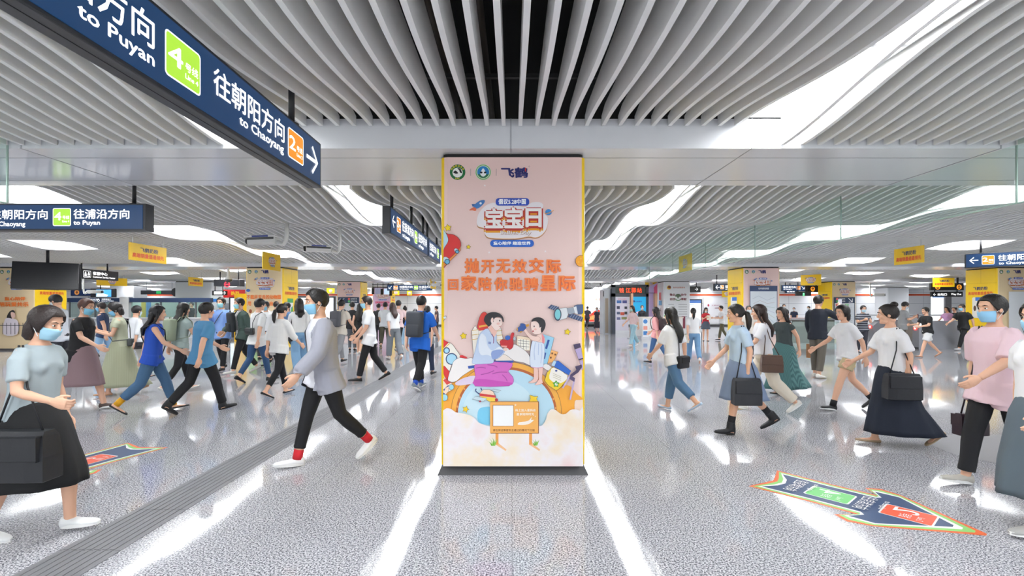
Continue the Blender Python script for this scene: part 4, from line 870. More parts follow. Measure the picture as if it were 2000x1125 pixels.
m = MB(); m.box(-.92, 0, .0, -.48, .26, 2.0); m.build('white_post', WHITE, t)
for u in (-hw + .03, -2.2, 1.0, 1.9, 2.7, hw - .03):
    m = MB(); m.box(u - .03, .1, 1.0, u + .03, .16, 1.75); m.build('mullion', mat('6d7076', .35, .4), t)
for a, b_ in ((-hw, -2.2), (-2.2, -.92), (-.48, 1.0), (1.0, 1.9), (1.9, 2.7), (2.7, hw)):
    m = MB(); m.box(a + .03, .125, 1.0, b_ - .03, .133, 1.75); m.build('window_glass', GL, t)
A = Art(t, lambda u, v: (u, .02, 1.95 - v), (0, -1, 0), .0015, mk=lambda c: glow(c, .9)); A.start('lettering')
A.text('票务处理', -hw + 1.0, .04, -hw + 1.5, .1, 'e8ecf2', .02); A.text('Ticket Service', -hw + 1.0, .12, -hw + 1.5, .16, 'e8ecf2', .02)
A.ring(-1.95, .12, .05, .05, .02, 'f2f4f7'); A.rect(-1.97, .03, -1.93, .1, 'f2f4f7'); A.text('无障碍窗口', -1.8, .03, -1.35, .1, 'f2f4f7', .02); A.text('Universal Window', -1.8, .12, -1.2, .17, 'f2f4f7', .02); A.flush()
mb = MB(); mb.box(cx0, CY + 2.6, 0, cx1, CY + 2.7, 2.0); struct(mb, 'wall_office', mat('cfe0da', .5))
t = thing('notice_board', 'yellow and blue notice panel standing inside the counter office', 'board', (W(285, 600, 25.5).x, 25.5, .9))
m = MB(); m.box(-.25, 0, 0, -.02, .03, 1.0, mat('dcca6a', .5)); m.box(.02, 0, 0, .25, .03, 1.0, mat('6f9fd6', .5)); m.build('board', None, t)
m = MB(); m.box(-.25, .0, -.9, .25, .05, 0); m.build('stand', mat('9a9ea4', .5), t)
t = thing('wall_monitor', 'monitor with a blue screen above the left counter windows', 'monitor', (W(205, 582, 23.3).x, 23.3, 1.97))
m = MB(); m.box(-.7, 0, 0, .5, .08, .42, BLACK, b=.01); m.build('casing', None, t)
m = MB(); m.box(-.42, -.004, .03, .3, .001, .37); m.build('screen', glow('4aa0ea', 1.1), t)
m = MB(); m.prism([(-.42, .03), (.1, .03), (.16, .12), (-.1, .2), (-.38, .18)], -.008, -.004); m.build('screen_picture', glow('cfe6fa', 1.1), t)
t = thing('suspended_panel', 'dark suspended information bar with a green exit symbol between white pillars', 'display', (W(310, 576, 27).x, 27.0, 2.05))
m = MB(); m.box(-1.0, 0, .16, 1.05, .1, .38); m.build('casing', mat('3a3b42', .4), t)
m = MB(); m.lathe([(.24, 0), (.24, .05)], (0, 0, 0), 24, None, Matrix.Translation((1.0, -.05, .28)) @ Matrix.Rotation(R(90), 4, 'X')); m.build('round_end', mat('26262a', .4), t)
m = MB(); m.box(-.13, -.01, .2, .13, 0, .34); m.build('exit_symbol', glow('2f9f5a', 1.0), t)
for u in (-.7, .7):
    m = MB(); m.tube([(u, .05, .38), (u, .05, 1.0)], .015, 6); m.build('hanging_rod', STEEL, t)
# ---- small shop block between counter and cream pillar
t = thing('ticket_machine', 'white and grey ticket machine with a blue top beside the counter', 'machine', (W(440, 640, 24.6).x, 24.6, 0))
m = MB(); m.box(-.95, 0, 0, .35, .5, 1.9, b=.01); m.build('cabinet', mat('d5d7da', .35), t)
m = MB(); m.box(-.6, -.03, 1.78, .0, .02, 1.92); m.build('blue_header', glow('2f6fb8', .8), t)
m = MB(); m.box(-.25, -.015, .9, .3, .01, 1.7); m.build('front_panel', mat('8d9198', .35), t)
t = thing('light_box', 'bright white advertising light box with a dark frame left of the cream pillar', 'light box', (W(459, 640, 24.2).x, 24.2, 0))
m = MB(); m.box(-.3, 0, 0, .5, .2, 2.0); m.build('frame', mat('2a2c34', .4), t)
m = MB(); m.box(-.22, -.01, .3, .42, .01, 1.95); m.build('lit_panel', glow('dff0f8', 1.1), t)
t = thing('yellow_booth', 'plain yellow wall panel just left of the cream zoo pillar', 'panel', (W(473, 640, 21.5).x, 21.5, 0))
m = MB(); m.box(-.35, 0, 0, .6, .3, 2.1); m.build('panel', mat('eebb0a', .4), t)
t = thing('light_box', 'large white light box with a black top bar behind the central left crowd', 'light box', (W(620, 640, 33.5).x, 33.5, 0))
m = MB(); m.box(-1.7, 0, 0, 1.2, .25, 2.25); m.build('frame', mat('1d1e22', .4), t)
m = MB(); m.box(-1.6, -.01, .4, 1.1, .01, 2.15); m.build('lit_panel', glow('f4f7fa', 1.1), t)
# ================================================================== RECEPTION KIOSK (right of the central pillar)
KY = 27.0
def kx(px): return (px - 1000) * KY / F
t = thing('kiosk_shopfront', 'dark framed kiosk with poster boards and red lit characters', 'kiosk', (kx(1230), KY, 0))
o = kx(1230); g = lambda px: kx(px) - o
m = MB(); m.box(g(1195), 0, 0, g(1202), .3, 2.75); m.box(g(1262), 0, 0, g(1267), .3, 2.75); m.box(g(1195), 0, 2.62, g(1267), .3, 2.75); m.box(g(1195), 0, 2.08, g(1267), .28, 2.26); m.build('frame', mat('3b414c', .35), t)
m = MB(); m.box(g(1202), .1, 2.26, g(1262), .14, 2.62); m.build('glass_header', mat('3a4a46', .15), t)
A = Art(t, lambda u, v: (u, .1, v), (0, -1, 0), .002, mk=lambda c: glow(c, 1.3)); A.start('lit_characters')
for ch, a in (('钱', 1210), ('江', 1223), ('驿', 1234), ('站', 1245)): A.text(ch, g(a), 2.58, g(a) + .27, 2.3, 'f0451c', .03)
A.flush()
m = MB(); m.box(g(1202), .05, .2, g(1228), .1, 2.05); m.build('poster_board', mat('e3e0ee', .4), t)
m = MB(); m.box(g(1235), .05, .2, g(1262), .1, 2.08); m.build('blue_board', glow('1a9ed2', .75), t)
A = Art(t, lambda u, v: (u, .05, v), (0, -1, 0), .002); A.start('printed_pictures')
for i, (px, z, w_, h_, c) in enumerate(((1205, 1.72, .26, .16, '3f6aa8'), (1216, 1.72, .25, .16, '4a4f86'), (1205, 1.4, .17, .16, '3a3f5a'), (1220, 1.4, .15, .14, '353a46'), (1205, 1.1, .18, .14, '54607e'), (1212, 1.06, .22, .16, 'c2553f'), (1220, 1.1, .15, .15, '4a4a48'), (1205, .8, .2, .14, '6a6f9a'), (1214, .82, .3, .14, '8a8a58'))): A.rect(g(px), z, g(px) + w_, z + h_, c)
A.text('地铁公益服务', g(1207), 1.98, g(1224), 1.92, 'd8738a', .01); A.flush()
A = Art(t, lambda u, v: (u, .05, v), (0, -1, 0), .002, mk=lambda c: glow(c, .8)); A.start('board_lettering'); A.text('公益驿站', g(1241), 1.86, g(1254), 1.78, '2f4aa0', .03); A.poly([(g(1241), 1.2), (g(1248), 1.28), (g(1259), 1.1), (g(1258), 1.02), (g(1247), 1.12)], 'e3b3c8'); A.rect(g(1240), .6, g(1257), .9, '56b8e0'); A.oval(g(1238.5), 1.83, .06, .06, '2a3a6a'); A.flush()
for px in (1228, 1274):
    m = MB(); m.box(g(px), -.55, 0, g(px + 4), -.2, 2.25); m.build('wooden_post', mat('b98f72', .5), t)
m = MB(); m.tube([(g(1240), -.3, 2.28), (g(1276), -.3, 2.28)], .015, 6); m.build('hanging_rail', BLACK, t)
t = thing('poster_panel', 'tall purple and red poster panel between kiosk and white motto pillar', 'panel', (kx(1276), 26.9, 0))
m = MB(); m.prism([(kx(1267) - kx(1276), 0), (kx(1283) - kx(1276), 0), (kx(1283) - kx(1276), 2.85), (kx(1267) - kx(1276), 2.65)], 0, .08); m.build('panel', mat('b7a3cc', .4), t)
A = Art(t, lambda u, v: (u, 0, v), (0, -1, 0), .0015); A.start('printed_shapes'); A.poly([(.0, 2.6), (.19, 2.8), (.19, .3), (.05, 1.2)], 'd9577c'); A.poly([(.1, 1.6), (.19, 1.9), (.19, .3), (.12, .4)], 'd23a3a'); A.flush()
t = thing('glass_lift', 'grey steel lift shaft door left of the kiosk', 'lift', (kx(1187), KY + .3, 0))
m = MB(); m.box(kx(1181) - kx(1187), 0, 0, kx(1195) - kx(1187), 1.2, 2.5); m.build('shaft', mat('a3a6ab', .3, .5), t)
m = MB(); m.box(kx(1184) - kx(1187), -.02, .05, kx(1190) - kx(1187), .0, 2.0); m.build('door', mat('8a7d6f', .3, .4), t)
m = MB(); m.box(kx(1180) - kx(1187), -.05, 2.1, kx(1181.5) - kx(1187), .02, 2.4); m.build('speaker', BLACK, t)
t = thing('reception_counter', 'curved white reception counter with orange lettering in front of the kiosk', 'counter', (kx(1250), 23.0, 0))
q = lambda px: (px - 1250) * 23.0 / F
pts = [(q(1207), .9), (q(1210), .25), (q(1222), 0), (q(1290), 0), (q(1294), .3), (q(1294), .9)]
pts2 = [(x * 1.03, y - .03) for x, y in pts[:]]
m = MB(); m.prism(pts, .12, .98, axis='z'); m.build('counter_body', mat('efeeec', .35), t)
m = MB(); m.prism(pts2, .98, 1.03, axis='z'); m.build('counter_top', mat('f0e6dc', .3), t)
m = MB(); m.prism(pts2, 0, .12, axis='z'); m.build('base', mat('c9cbd0', .3), t)
m = MB(); m.box(q(1225), -.012, .5, q(1288), .0, .52); m.build('grey_line', mat('a9b0ba', .4), t)
A = Art(t, lambda u, v: (u, -.001, v), (0, -1, 0), .002); A.start('lettering'); A.text('杭州志愿驿站', q(1241), .84, q(1270), .72, 'd9782e', .03); A.flush()
m = MB(); m.box(q(1258), .3, 1.03, q(1267), .34, 1.15); m.build('green_plate', glow('3fae6a', .8), t)
t = thing('standing_sign', 'blue and white standing notice at the left end of the reception counter', 'sign', (kx(1203), 22.7, 0))
m = MB(); m.box(.33, 0, .12, .58, .04, .98, mat('eef1f5', .4)); m.build('board', None, t)
A = Art(t, lambda u, v: (u, 0, v), (0, -1, 0), .002); A.start('printed_shapes'); A.oval(.455, .83, .1, .1, '4a86c8'); A.rect(.36, .45, .55, .62, 'e59a8a'); A.rect(.36, .2, .55, .38, '4a86c8'); A.flush()
m = MB(); m.box(.28, -.05, 0, .63, .15, .12); m.build('foot', mat('d8dade', .4), t)
t = thing('bollard', 'thin red and grey barrier post beside the standing notice', 'post', (kx(1200) - .03, 23.2, 0))
m = MB(); m.lathe([(.02, .03), (.02, 1.05)]); m.build('post', STEEL, t, True)
m = MB(); m.lathe([(.05, 1.02), (.05, 1.1), (.02, 1.12)]); m.build('red_head', mat('c03038', .4), t, True)
m = MB(); m.lathe([(.16, 0), (.16, .02), (.03, .04)]); m.build('base', STEEL, t, True)
# ---- big advertising light boxes on the far wall
def wall_box(label, px0, px1, z0, z1, Y, pic, frame='2c3340'):
    a, b_ = (px0 - 1000) * Y / F, (px1 - 1000) * Y / F
    t = thing('wall_light_box', label, 'light box', ((a + b_) / 2, Y, z0)); h = (b_ - a) / 2; H = z1 - z0
    m = MB(); m.box(-h, 0, 0, h, 38.96 - Y, H); m.build('frame', mat(frame, .4), t)
    m = MB(); m.box(-h + .08, -.01, .08, h - .08, .005, H - .08); m.build('lit_panel', glow('fafafc', 1.15), t)
    if pic:
        A = Art(t, lambda u, v: (u, -.01, v), (0, -1, 0), .003, mk=lambda c: glow(c, 1.0)); A.start('printed_picture'); pic(A, h, H); A.flush()
def p_red(A, h, H):
    A.poly([(-h + .1, .1), (h - .1, .1), (h - .1, .75), (.2, .95), (-.3, .6), (-h + .1, .55)], 'e8402c', 3); A.poly([(-.6, .2), (.6, .25), (h - .2, .5), (0, .55)], 'f4a05a', 3); A.text('一路同行', -.1, 1.85, .65, 1.65, 'e8a890', .03)
wall_box('huge glowing white light box with a red picture at its foot beside the lift', 1140, 1180, .35, 2.9, 37.5, p_red, 'd9dbe0')
wall_box('white light box in a navy frame right of the motto pillar', 1340, 1371, .35, 2.1, 36.5, lambda A, h, H: (A.rect(-h + .08, H - .3, h - .08, H - .08, '4a6fae'), A.rect(-.5, H - .42, .0, H - .36, '9db4d8')))
t = thing('wall_poster', 'white wall poster with small red characters behind the woman in red', 'poster', (W(1397, 600, 38.9).x, 38.9, .2))
m = MB(); m.box(-.95, 0, 0, .75, .05, 2.1); m.build('panel', mat('f0eff2', .4), t)
A = Art(t, lambda u, v: (u, 0, v), (0, -1, 0), .003); A.start('printed_lettering'); A.oval(-.55, 1.45, .07, .1, 'c03a58'); A.text('文明出行', -.3, 1.5, .4, 1.38, 'c9a0b0', .02); A.text('从我做起', -.05, 1.28, .4, 1.18, '8a3a58', .03); A.text('让座', 0, .62, .3, .48, '4a3a58', .03); A.flush()
# ================================================================== TICKET GATES AND RAILING (right)
GATEM = mat('9a9ca3', .3, .4)
def gate(label, x, y, rz, red=True):
    t = thing('ticket_gate', label, 'ticket gate', (x, y, 0), R(rz))
    m = MB(); m.prism([(-.85, 0), (.85, 0), (.85, .78), (.6, .98), (-.6, .98), (-.85, .78)], -.14, .14); m.build('cabinet', GATEM, t)
    m = MB(); m.box(-.62, -.15, .98, .62, .15, 1.01, b=.01); m.build('steel_top', mat('c9ccd1', .2, .8), t)
    m = MB(); m.box(-.86, -.13, .0, .86, .13, .06); m.build('foot', mat('3a3b40', .5), t)
    m = MB(); m.lathe([(.075, 0), (.075, .012)], (0, 0, 0), 18, None, Matrix.Translation((-.862, 0, .74)) @ Matrix.Rotation(R(-90), 4, 'Y')); m.build('status_light', glow('ff3a30', 2.2), t)
    m = MB(); m.lathe([(.045, 0), (.045, .006)], (0, 0, 0), 14, None, Matrix.Translation((-.872, 0, .74)) @ Matrix.Rotation(R(-90), 4, 'Y')); m.build('light_symbol', glow('ffd8d0', 1.6), t)
    m = MB(); m.box(-.2, .14, .3, .25, .3, .85, b=.02); m.build('flap', mat('c43a3e', .35), t)
for i, (px, y, lab) in enumerate(((1700, 18.9, 'grey ticket gate with a red light, leftmost of the row'), (1788, 17.6, 'grey ticket gate with a red light behind the white shorted man'), (1848, 18.7, 'grey ticket gate with a red light beside the purple shirted woman'))):
    gate(lab, (px - 1000) * y / F + .86, y, 0)
def railing(label, px0, px1, y, glassy):
    a, b_ = (px0 - 1000) * y / F, (px1 - 1000) * y / F
    t = thing('railing', label, 'railing', (a, y, 0)); L = b_ - a
    m = MB(); m.tube([(0, 0, 1.1), (L, 0, 1.1)], .03, 8); m.build('handrail', STEEL, t, True)
    n = max(2, int(L / 1.1))
    for i in range(n + 1):
        m = MB(); m.tube([(L * i / n, 0, 0), (L * i / n, 0, 1.1)], .02, 8); m.build('post', STEEL, t, True)
    if glassy:
        for i in range(n):
            m = MB(); m.box(L * i / n + .04, -.006, .1, L * (i + 1) / n - .04, .006, 1.02); m.build('glass_panel', GL, t)
    else:
        m = MB(); m.tube([(0, 0, .6), (L, 0, .6)], .015, 8); m.build('lower_rail', STEEL, t, True)
railing('steel railing with glass panels right of the map pillar', 1545, 1640, 16.2, True)
railing('long steel railing behind the ticket gates', 1672, 1900, 24.5, False)
for px, y, lab in ((1560, 20.5, 'dark grey machine cabinet behind the glass railing'), (1611, 20.8, 'olive topped cabinet beside the dark machine')):
    t = thing('machine_cabinet', lab, 'cabinet', ((px - 1000) * y / F, y, 0))
    m = MB(); m.box(-.42, 0, 0, .42, .5, .95, b=.02); m.build('cabinet', mat('4f554f', .4), t)
    m = MB(); m.box(-.44, -.02, .95, .44, .52, 1.05, b=.02); m.build('top', mat('8d8a4a' if px > 1570 else 'b08a86', .4), t)
t = thing('doorway_panel', 'white lit doorway panel with a blue header below the black arrow sign', 'panel', (W(1832, 640, 30).x, 30.0, 0))
m = MB(); m.box(-.35, 0, 0, .35, .1, 2.25); m.build('panel', glow('f4f8fc', 1.1), t)
m = MB(); m.box(-.35, -.02, 2.1, .35, .0, 2.25); m.build('blue_header', glow('3a78c0', .8), t)
m = MB(); m.box(.36, -.1, 0, .75, .2, 2.4); m.build('grey_post', mat('6f6e72', .4), t)
# ================================================================== PEOPLE
SKIN = mat('e3b295', .55, key='skin', bump=.03, bscale=90); LIP = mat('c27a70', .5); EYEW = mat('efefec', .2); EYED = mat('1c1412', .2)
def remesh(mb, vox, it=2, disp=0.0, seed=0.0, fr=7.0):
    me = bpy.data.meshes.new('tmp'); me.from_pydata(mb.v, [], mb.f)
    bm = bmesh.new(); bm.from_mesh(me); bmesh.ops.recalc_face_normals(bm, faces=bm.faces[:]); bm.to_mesh(me); bm.free()
    o = bpy.data.objects.new('tmp', me); COL.objects.link(o)
    r = o.modifiers.new('r', 'REMESH'); r.mode = 'VOXEL'; r.voxel_size = vox; r.use_smooth_shade = True
    if it: s = o.modifiers.new('s', 'SMOOTH'); s.factor = .5; s.iterations = it
    dg = bpy.context.evaluated_depsgraph_get()
    out = bpy.data.meshes.new_from_object(o.evaluated_get(dg))
    bpy.data.objects.remove(o); bpy.data.meshes.remove(me)
    if disp:
        ns = [v.normal.copy() for v in out.vertices]
        for v, n_ in zip(out.vertices, ns):
            p = v.co
            q = noise.noise(Vector((p.x * fr + seed, p.y * fr, p.z * fr * .55 + seed))) + .5 * noise.noise(Vector((p.x * fr * 2.3, p.y * fr * 2.3 + seed, p.z * fr * 1.2)))
            v.co = p + n_ * (disp * q)
    return out
def put(me, name, parent, *mats):
    me.name = name
    idx = [p.material_index for p in me.polygons]; me.materials.clear()
    for m in mats: me.materials.append(m)
    me.polygons.foreach_set('material_index', idx)
    me.shade_smooth()
    o = bpy.data.objects.new(name, me); COL.objects.link(o); o.parent = parent
    return o
def make_head():
    b = MB()
    b.ball((-.008, 0, .028), (.097, .075, .084), n=20, k=14); b.ball((.028, 0, -.028), (.061, .060, .070), n=18, k=12); b.ball((.034, 0, -.074), (.050, .047, .046), n=16, k=10); b.ball((.064, 0, -.100), (.022, .024, .018))
    b.tube([(.084, 0, .014), (.095, 0, -.012), (.104, 0, -.034)], [.008, .010, .013], 10); b.ball((.094, .012, -.036), .009); b.ball((.094, -.012, -.036), .009)
    b.ball((.074, 0, .026), (.018, .052, .012)); b.ball((-.035, 0, -.06), (.05, .052, .06))
    for s in (-1, 1): b.ball((-.004, s * .077, -.008), (.021, .010, .032)); b.ball((.055, s * .036, -.03), (.026, .02, .024))
    me = remesh(b, .0045, 3)
    x = MB()
    for s in (-1, 1):
        x.ball((.0800, s * .031, .003), (.0075, .0125, .0062), EYEW, 12, 8); x.ball((.0852, s * .030, .003), (.0033, .0068, .0060), EYED, 10, 6)
        x.tube([(.093, s * .014, .024), (.091, s * .03, .030), (.079, s * .048, .026)], [.003, .004, .002], 6, EYED)
    x.ball((.084, 0, -.062), (.009, .022, .005), LIP, 12, 6); x.ball((.083, 0, -.070), (.009, .019, .006), LIP, 12, 6)
    m2 = bpy.data.meshes.new('face'); m2.from_pydata(x.v, [], x.f)
    m2.polygons.foreach_set('material_index', [{EYEW: 1, EYED: 2, LIP: 3}[x.mats[i]] for i in x.m])
    return me, m2
def make_hand(c):
    b = MB()
    b.tube([(-.03, 0, 0), (0, 0, 0), (.03, 0, 0), (.07, 0, -.002), (.092, 0, -.004)], [(.024, .02), (.027, .018), (.037, .016), (.041, .0145), (.036, .011)], 12, up=(0, 1, 0))
    for y, L, o in ((.029, .066, 0), (.010, .075, 4), (-.010, .070, 8), (-.028, .054, 12)):
        p = Vector((.084, y, -.003)); pts = [p]; a = c * .5 + o
        for f, da in ((.42, c), (.33, c * .9), (.25, 0)):
            p = p + Vector((math.cos(R(a)), y * .12, -math.sin(R(a)))) * (L * f * 1.06); pts.append(p); a += da
        b.tube(pts, [.0095, .009, .0083, .0066], 8)
    b.tube([(.015, .022, -.004), (.042, .046, -.012), (.066, .054, -.022), (.086, .052, -.03)], [.015, .012, .0098, .0075], 8)
    return remesh(b, .0042, 2)
HEAD, FACE = make_head(); HANDS = {'r': make_hand(24), 'g': make_hand(62)}
def frame(x, zhint):
    x = x.normalized(); z = (zhint - x * zhint.dot(x)).normalized(); y = z.cross(x); return x, y, z
def mat4(x, y, z, t):
    return Matrix(((x[0], y[0], z[0], t[0]), (x[1], y[1], z[1], t[1]), (x[2], y[2], z[2], t[2]), (0, 0, 0, 1)))
POSES = {  # legs: (hip flexion, knee flexion, foot pitch) left, right; arms: (flexion, abduction, elbow, inward) left, right
    'walk': dict(L=(17, 5, -6), Rr=(-13, 22, 27), AL=(-22, 8, 14, 5), AR=(24, 8, 26, 8), lean=4),
    'walk2': dict(L=(-13, 22, 27), Rr=(17, 5, -6), AL=(24, 8, 26, 8), AR=(-22, 8, 14, 5), lean=4),
    'stride': dict(L=(22, 6, -8), Rr=(-18, 27, 34), AL=(-30, 10, 18, 5), AR=(30, 10, 30, 8), lean=5),
    'stride2': dict(L=(-18, 27, 34), Rr=(22, 6, -8), AL=(30, 10, 30, 8), AR=(-30, 10, 18, 5), lean=5),
    'swing': dict(L=(19, 32, 0), Rr=(-6, 3, 0), AL=(-18, 8, 14, 5), AR=(18, 8, 40, 8), lean=6),
    'swing2': dict(L=(-6, 3, 0), Rr=(19, 32, 0), AL=(18, 8, 40, 8), AR=(-18, 8, 14, 5), lean=6),
    'stand': dict(L=(2, 2, 0), Rr=(-2, 2, 0), AL=(2, 8, 12, 4), AR=(2, 8, 12, 4), lean=1),
    'phone': dict(L=(4, 3, 0), Rr=(-4, 5, 0), AL=(18, 8, 88, 28), AR=(18, 8, 92, 26), lean=4, nod=18),
    'photo': dict(L=(4, 3, 0), Rr=(-6, 5, 5), AL=(5, 10, 18, 5), AR=(62, 12, 82, 12), lean=0),
    'point': dict(L=(14, 5, -5), Rr=(-12, 19, 22), AL=(10, 8, 80, 0), AR=(10, 10, 80, 0), lean=3),
}
NP = 0
def person(label, px, fy, top, head, hair, shirt, legs, shoes='f0f0f0', pose='walk', mask='a8d5ea', sex='f', over=None, socks=None, yaw=0, nod=None, extra=None, group=None, skin=None, glasses=False, dx=0.0, dep=None, H=None):
    """px: image column of the body, fy: image row of the standing foot, top: image row of the crown, head: direction faced (0 right, 90 away, 180 left, 270 towards us)"""
    global NP; NP += 1
    Y = dep or gy(fy); X = (px - 1000) * Y / F
    P = POSES[pose] if isinstance(pose, str) else pose
    H = H or 1.5 + (600 - top) * Y / F
    lean = R(P.get('lean', 2)); nod = P.get('nod', 0) if nod is None else nod
    k = min(max(H, 1.48), 1.9) / 1.70 * (1 + .012 * abs(P['L'][0]) / 10)
    near = Y < 9; vx = .011 if near else (.014 if Y < 14 else .019)
    t = thing('person', label, 'person', (X + dx, Y, 0), R(head), group)
    m_ = sex == 'm'
    shw = (.175 if m_ else .146) * k; hipw = .088 * k
    # legs, measured from the pelvis centre
    th, sh, fh = .425 * k, .40 * k, .078 * k
    J = {}
    low = 9
    for s, key in ((1, 'L'), (-1, 'Rr')):
        a, b, c = P[key]; hp = Vector((0, s * hipw, 0)); kn = hp + Vector((math.sin(R(a)), s * .004, -math.cos(R(a)))) * th
        q = R(a - b); an = kn + Vector((math.sin(q), -s * .01, -math.cos(q))) * sh
        fp = R(c); fd = Vector((math.cos(fp), s * .12, -math.sin(fp))).normalized(); up = Vector((math.sin(fp), 0, math.cos(fp)))
        heel = an - up * fh - fd * .055 * k; toe = an - up * fh + fd * .185 * k
        J[s] = (hp, kn, an, fd, up, heel, toe); low = min(low, heel.z, toe.z)
    O = Vector((0, 0, -low + .004))
    for s in J: J[s] = tuple(v + O if i in (0, 1, 2, 5, 6) else v for i, v in enumerate(J[s]))
    sp = Vector((math.sin(lean), 0, math.cos(lean))); fwd = Vector((math.cos(lean), 0, -math.sin(lean)))
    S = lambda d, f=0.0: O + sp * (d * k) + fwd * (f * k)
    hc = S(.675, .02 + nod * .0012); hz = (sp * math.cos(R(nod)) + fwd * math.sin(R(nod))); hx = (fwd * math.cos(R(nod)) - sp * math.sin(R(nod)))
    ya = R(yaw); yl = Vector((0, 1, 0)); hx2 = hx * math.cos(ya) + yl * math.sin(ya); hy2 = yl * math.cos(ya) - hx * math.sin(ya)
    hk = k * (1.0 if m_ else .97)
    HM = mat4(hx2 * hk, hy2 * hk, hz * hk, hc)
    ARM = {}
    for s, key in ((1, 'AL'), (-1, 'AR')):
        f, ab, e, inn = P[key]
        sh_ = S(.465, -.005) + Vector((0, s * shw, 0))
        u = Vector((math.sin(R(f)) * math.cos(R(ab)), s * math.sin(R(ab)), -math.cos(R(f)) * math.cos(R(ab)))); u = (u + fwd * 0).normalized()
        g = R(f + e); w = Vector((math.sin(g) * math.cos(R(inn)), -s * math.sin(R(inn)) + s * math.sin(R(ab)) * .4, -math.cos(g))).normalized()
        el = sh_ + u * (.285 * k); wr = el + w * (.245 * k)
        ARM[s] = (sh_, el, wr, w)
    up_y = (0, 1, 0)
    TOR = [(-.075, .085, .075), (-.02, .152, .108), (.05, .157 if not m_ else .152, .11), (.16, .122 if not m_ else .143, .09), (.29, .13 if not m_ else .158, .102), (.39, .142 if not m_ else .172, .104), (.45, .135 if not m_ else .165, .086), (.50, .085, .066), (.53, .056, .054)]
    b = MB()
    b.tube([S(d) for d, _, _ in TOR], [(w * k, q * k) for _, w, q in TOR], 16, up=up_y)
    b.tube([S(.48, -.012), S(.56, -.004), hc - hz * .03 * k - hx * .015 * k], [.056 * k, .05 * k, .05 * k], 12)
    if not m_: 
        for s in (-1, 1): b.ball(S(.36, .068) + Vector((0, s * .062 * k, 0)), .044 * k, n=10, k=8)
    for s in (-1, 1):
        a0, a1, a2, w = ARM[s]; r = 1.0 if m_ else .86
        b.tube([a0 + Vector((0, -s * .03 * k, 0)), a0.lerp(a1, .2), a0.lerp(a1, .6), a1, a1.lerp(a2, .3), a1.lerp(a2, .75), a2 + w * .012], [.056 * k * r, .052 * k * r, .047 * k * r, .041 * k * r, .041 * k * r, .031 * k * r, .026 * k * r], 12)
        hp, kn, an, fd, up, heel, toe = J[s]
        b.tube([hp + Vector((0, 0, .03 * k)), hp.lerp(kn, .25), hp.lerp(kn, .7), kn, kn.lerp(an, .3), kn.lerp(an, .7), an - up * .03 * k], [.088 * k, .083 * k, .062 * k, .053 * k, .055 * k, .041 * k, .036 * k], 12)
        c0 = an - up * .045 * k
        b.tube([c0 - fd * .05 * k, c0, c0 + fd * .07 * k - up * .012 * k, c0 + fd * .15 * k - up * .018 * k, c0 + fd * .18 * k - up * .02 * k], [(.03 * k, .032 * k), (.034 * k, .035 * k), (.036 * k, .025 * k), (.038 * k, .016 * k), (.025 * k, .012 * k)], 12, up=up_y)
    me = remesh(b, vx, 2)
    bm = bmesh.new(); bm.from_mesh(me)
    for src in (HEAD, FACE):
        c = src.copy(); c.transform(HM); bm.from_mesh(c); bpy.data.meshes.remove(c)
    for s in (-1, 1):
        a0, a1, a2, w = ARM[s]
        tdir = fwd if abs(w.dot(fwd)) < .8 else Vector((0, 0, 1))
        td = (tdir - w * w.dot(tdir)).normalized(); zd = w.cross(td) 
        if zd.y * s < 0: zd = -zd
        c = HANDS['g' if P[('AL' if s > 0 else 'AR')][2] > 60 else 'r'].copy(); c.transform(mat4(w * k, td * k, zd * k, a2 + w * .012 * k))
        n0 = len(bm.faces); bm.from_mesh(c); bpy.data.meshes.remove(c)
    bmesh.ops.recalc_face_normals(bm, faces=bm.faces[:])
    bm.to_mesh(me); bm.free()
    put(me, 'body', t, skin or SKIN, EYEW, EYED, LIP)
    # ---- clothes
    col, sl, hem = shirt[0], shirt[1], shirt[2]; loose = (shirt[3] if len(shirt) > 3 else .016) * .72
    def topwear(name, c, sl, hem, loose, cut=False, smat=None, stripes=None):
        b = MB(); ex = loose
        rows = [(d, w, q) for d, w, q in TOR if hem + .03 < d < .52]
        w0 = np_interp(hem, 1); q0 = np_interp(hem, 2)
        if hem < 0: w0, q0 = max(w0, .166), max(q0, .124)
        rows = [(hem, w0 + .006, q0 + .006)] + rows + [(.515, .066, .06)]
        b.tube([S(d) for d, _, _ in rows], [((max(w, .14) + ex) * k if d < .44 else (w + min(ex, .018)) * k, (max(q, .10) + ex) * k if d < .44 else (q + min(ex, .016)) * k) for d, w, q in rows], 18, up=up_y)
        if hem < -.02:
            for s in (-1, 1):
                hp, kn = J[s][:2]; b.tube([hp + Vector((0, 0, .03)), hp.lerp(kn, .12), hp.lerp(kn, min(.5, -hem / .36))], [(.1 + ex * .6) * k, (.106 + ex * .7) * k, (.112 + ex * .8) * k], 14)
        if not m_:
            for s in (-1, 1): b.ball(S(.355, .066) + Vector((0, s * .06 * k, 0)), (.048 + ex * .7) * k, n=10, k=8)
        for s in (-1, 1):
            a0, a1, a2, w = ARM[s]; r = (1.0 if m_ else .88)
            pts = [a0 + Vector((0, -s * .05 * k, .0))]; rad = [(.058 * r + ex * .5) * k]
            for f, q in ((.25, .055), (.55, .053), (1.0, .046), (1.5, .044), (1.9, .036)):
                if f > sl + .01: break
                pts.append(a0.lerp(a1, f) if f <= 1 else a1.lerp(a2, f - 1)); rad.append((q * r + ex * .8) * k)
            if sl > 0: pts.append(a0.lerp(a1, sl) if sl <= 1 else a1.lerp(a2, sl - 1)); rad.append(rad[-1])
            if len(pts) > 1: b.tube(pts, rad, 12)
        me = remesh(b, vx, 2, .007 if near else .004, NP * 3.1)
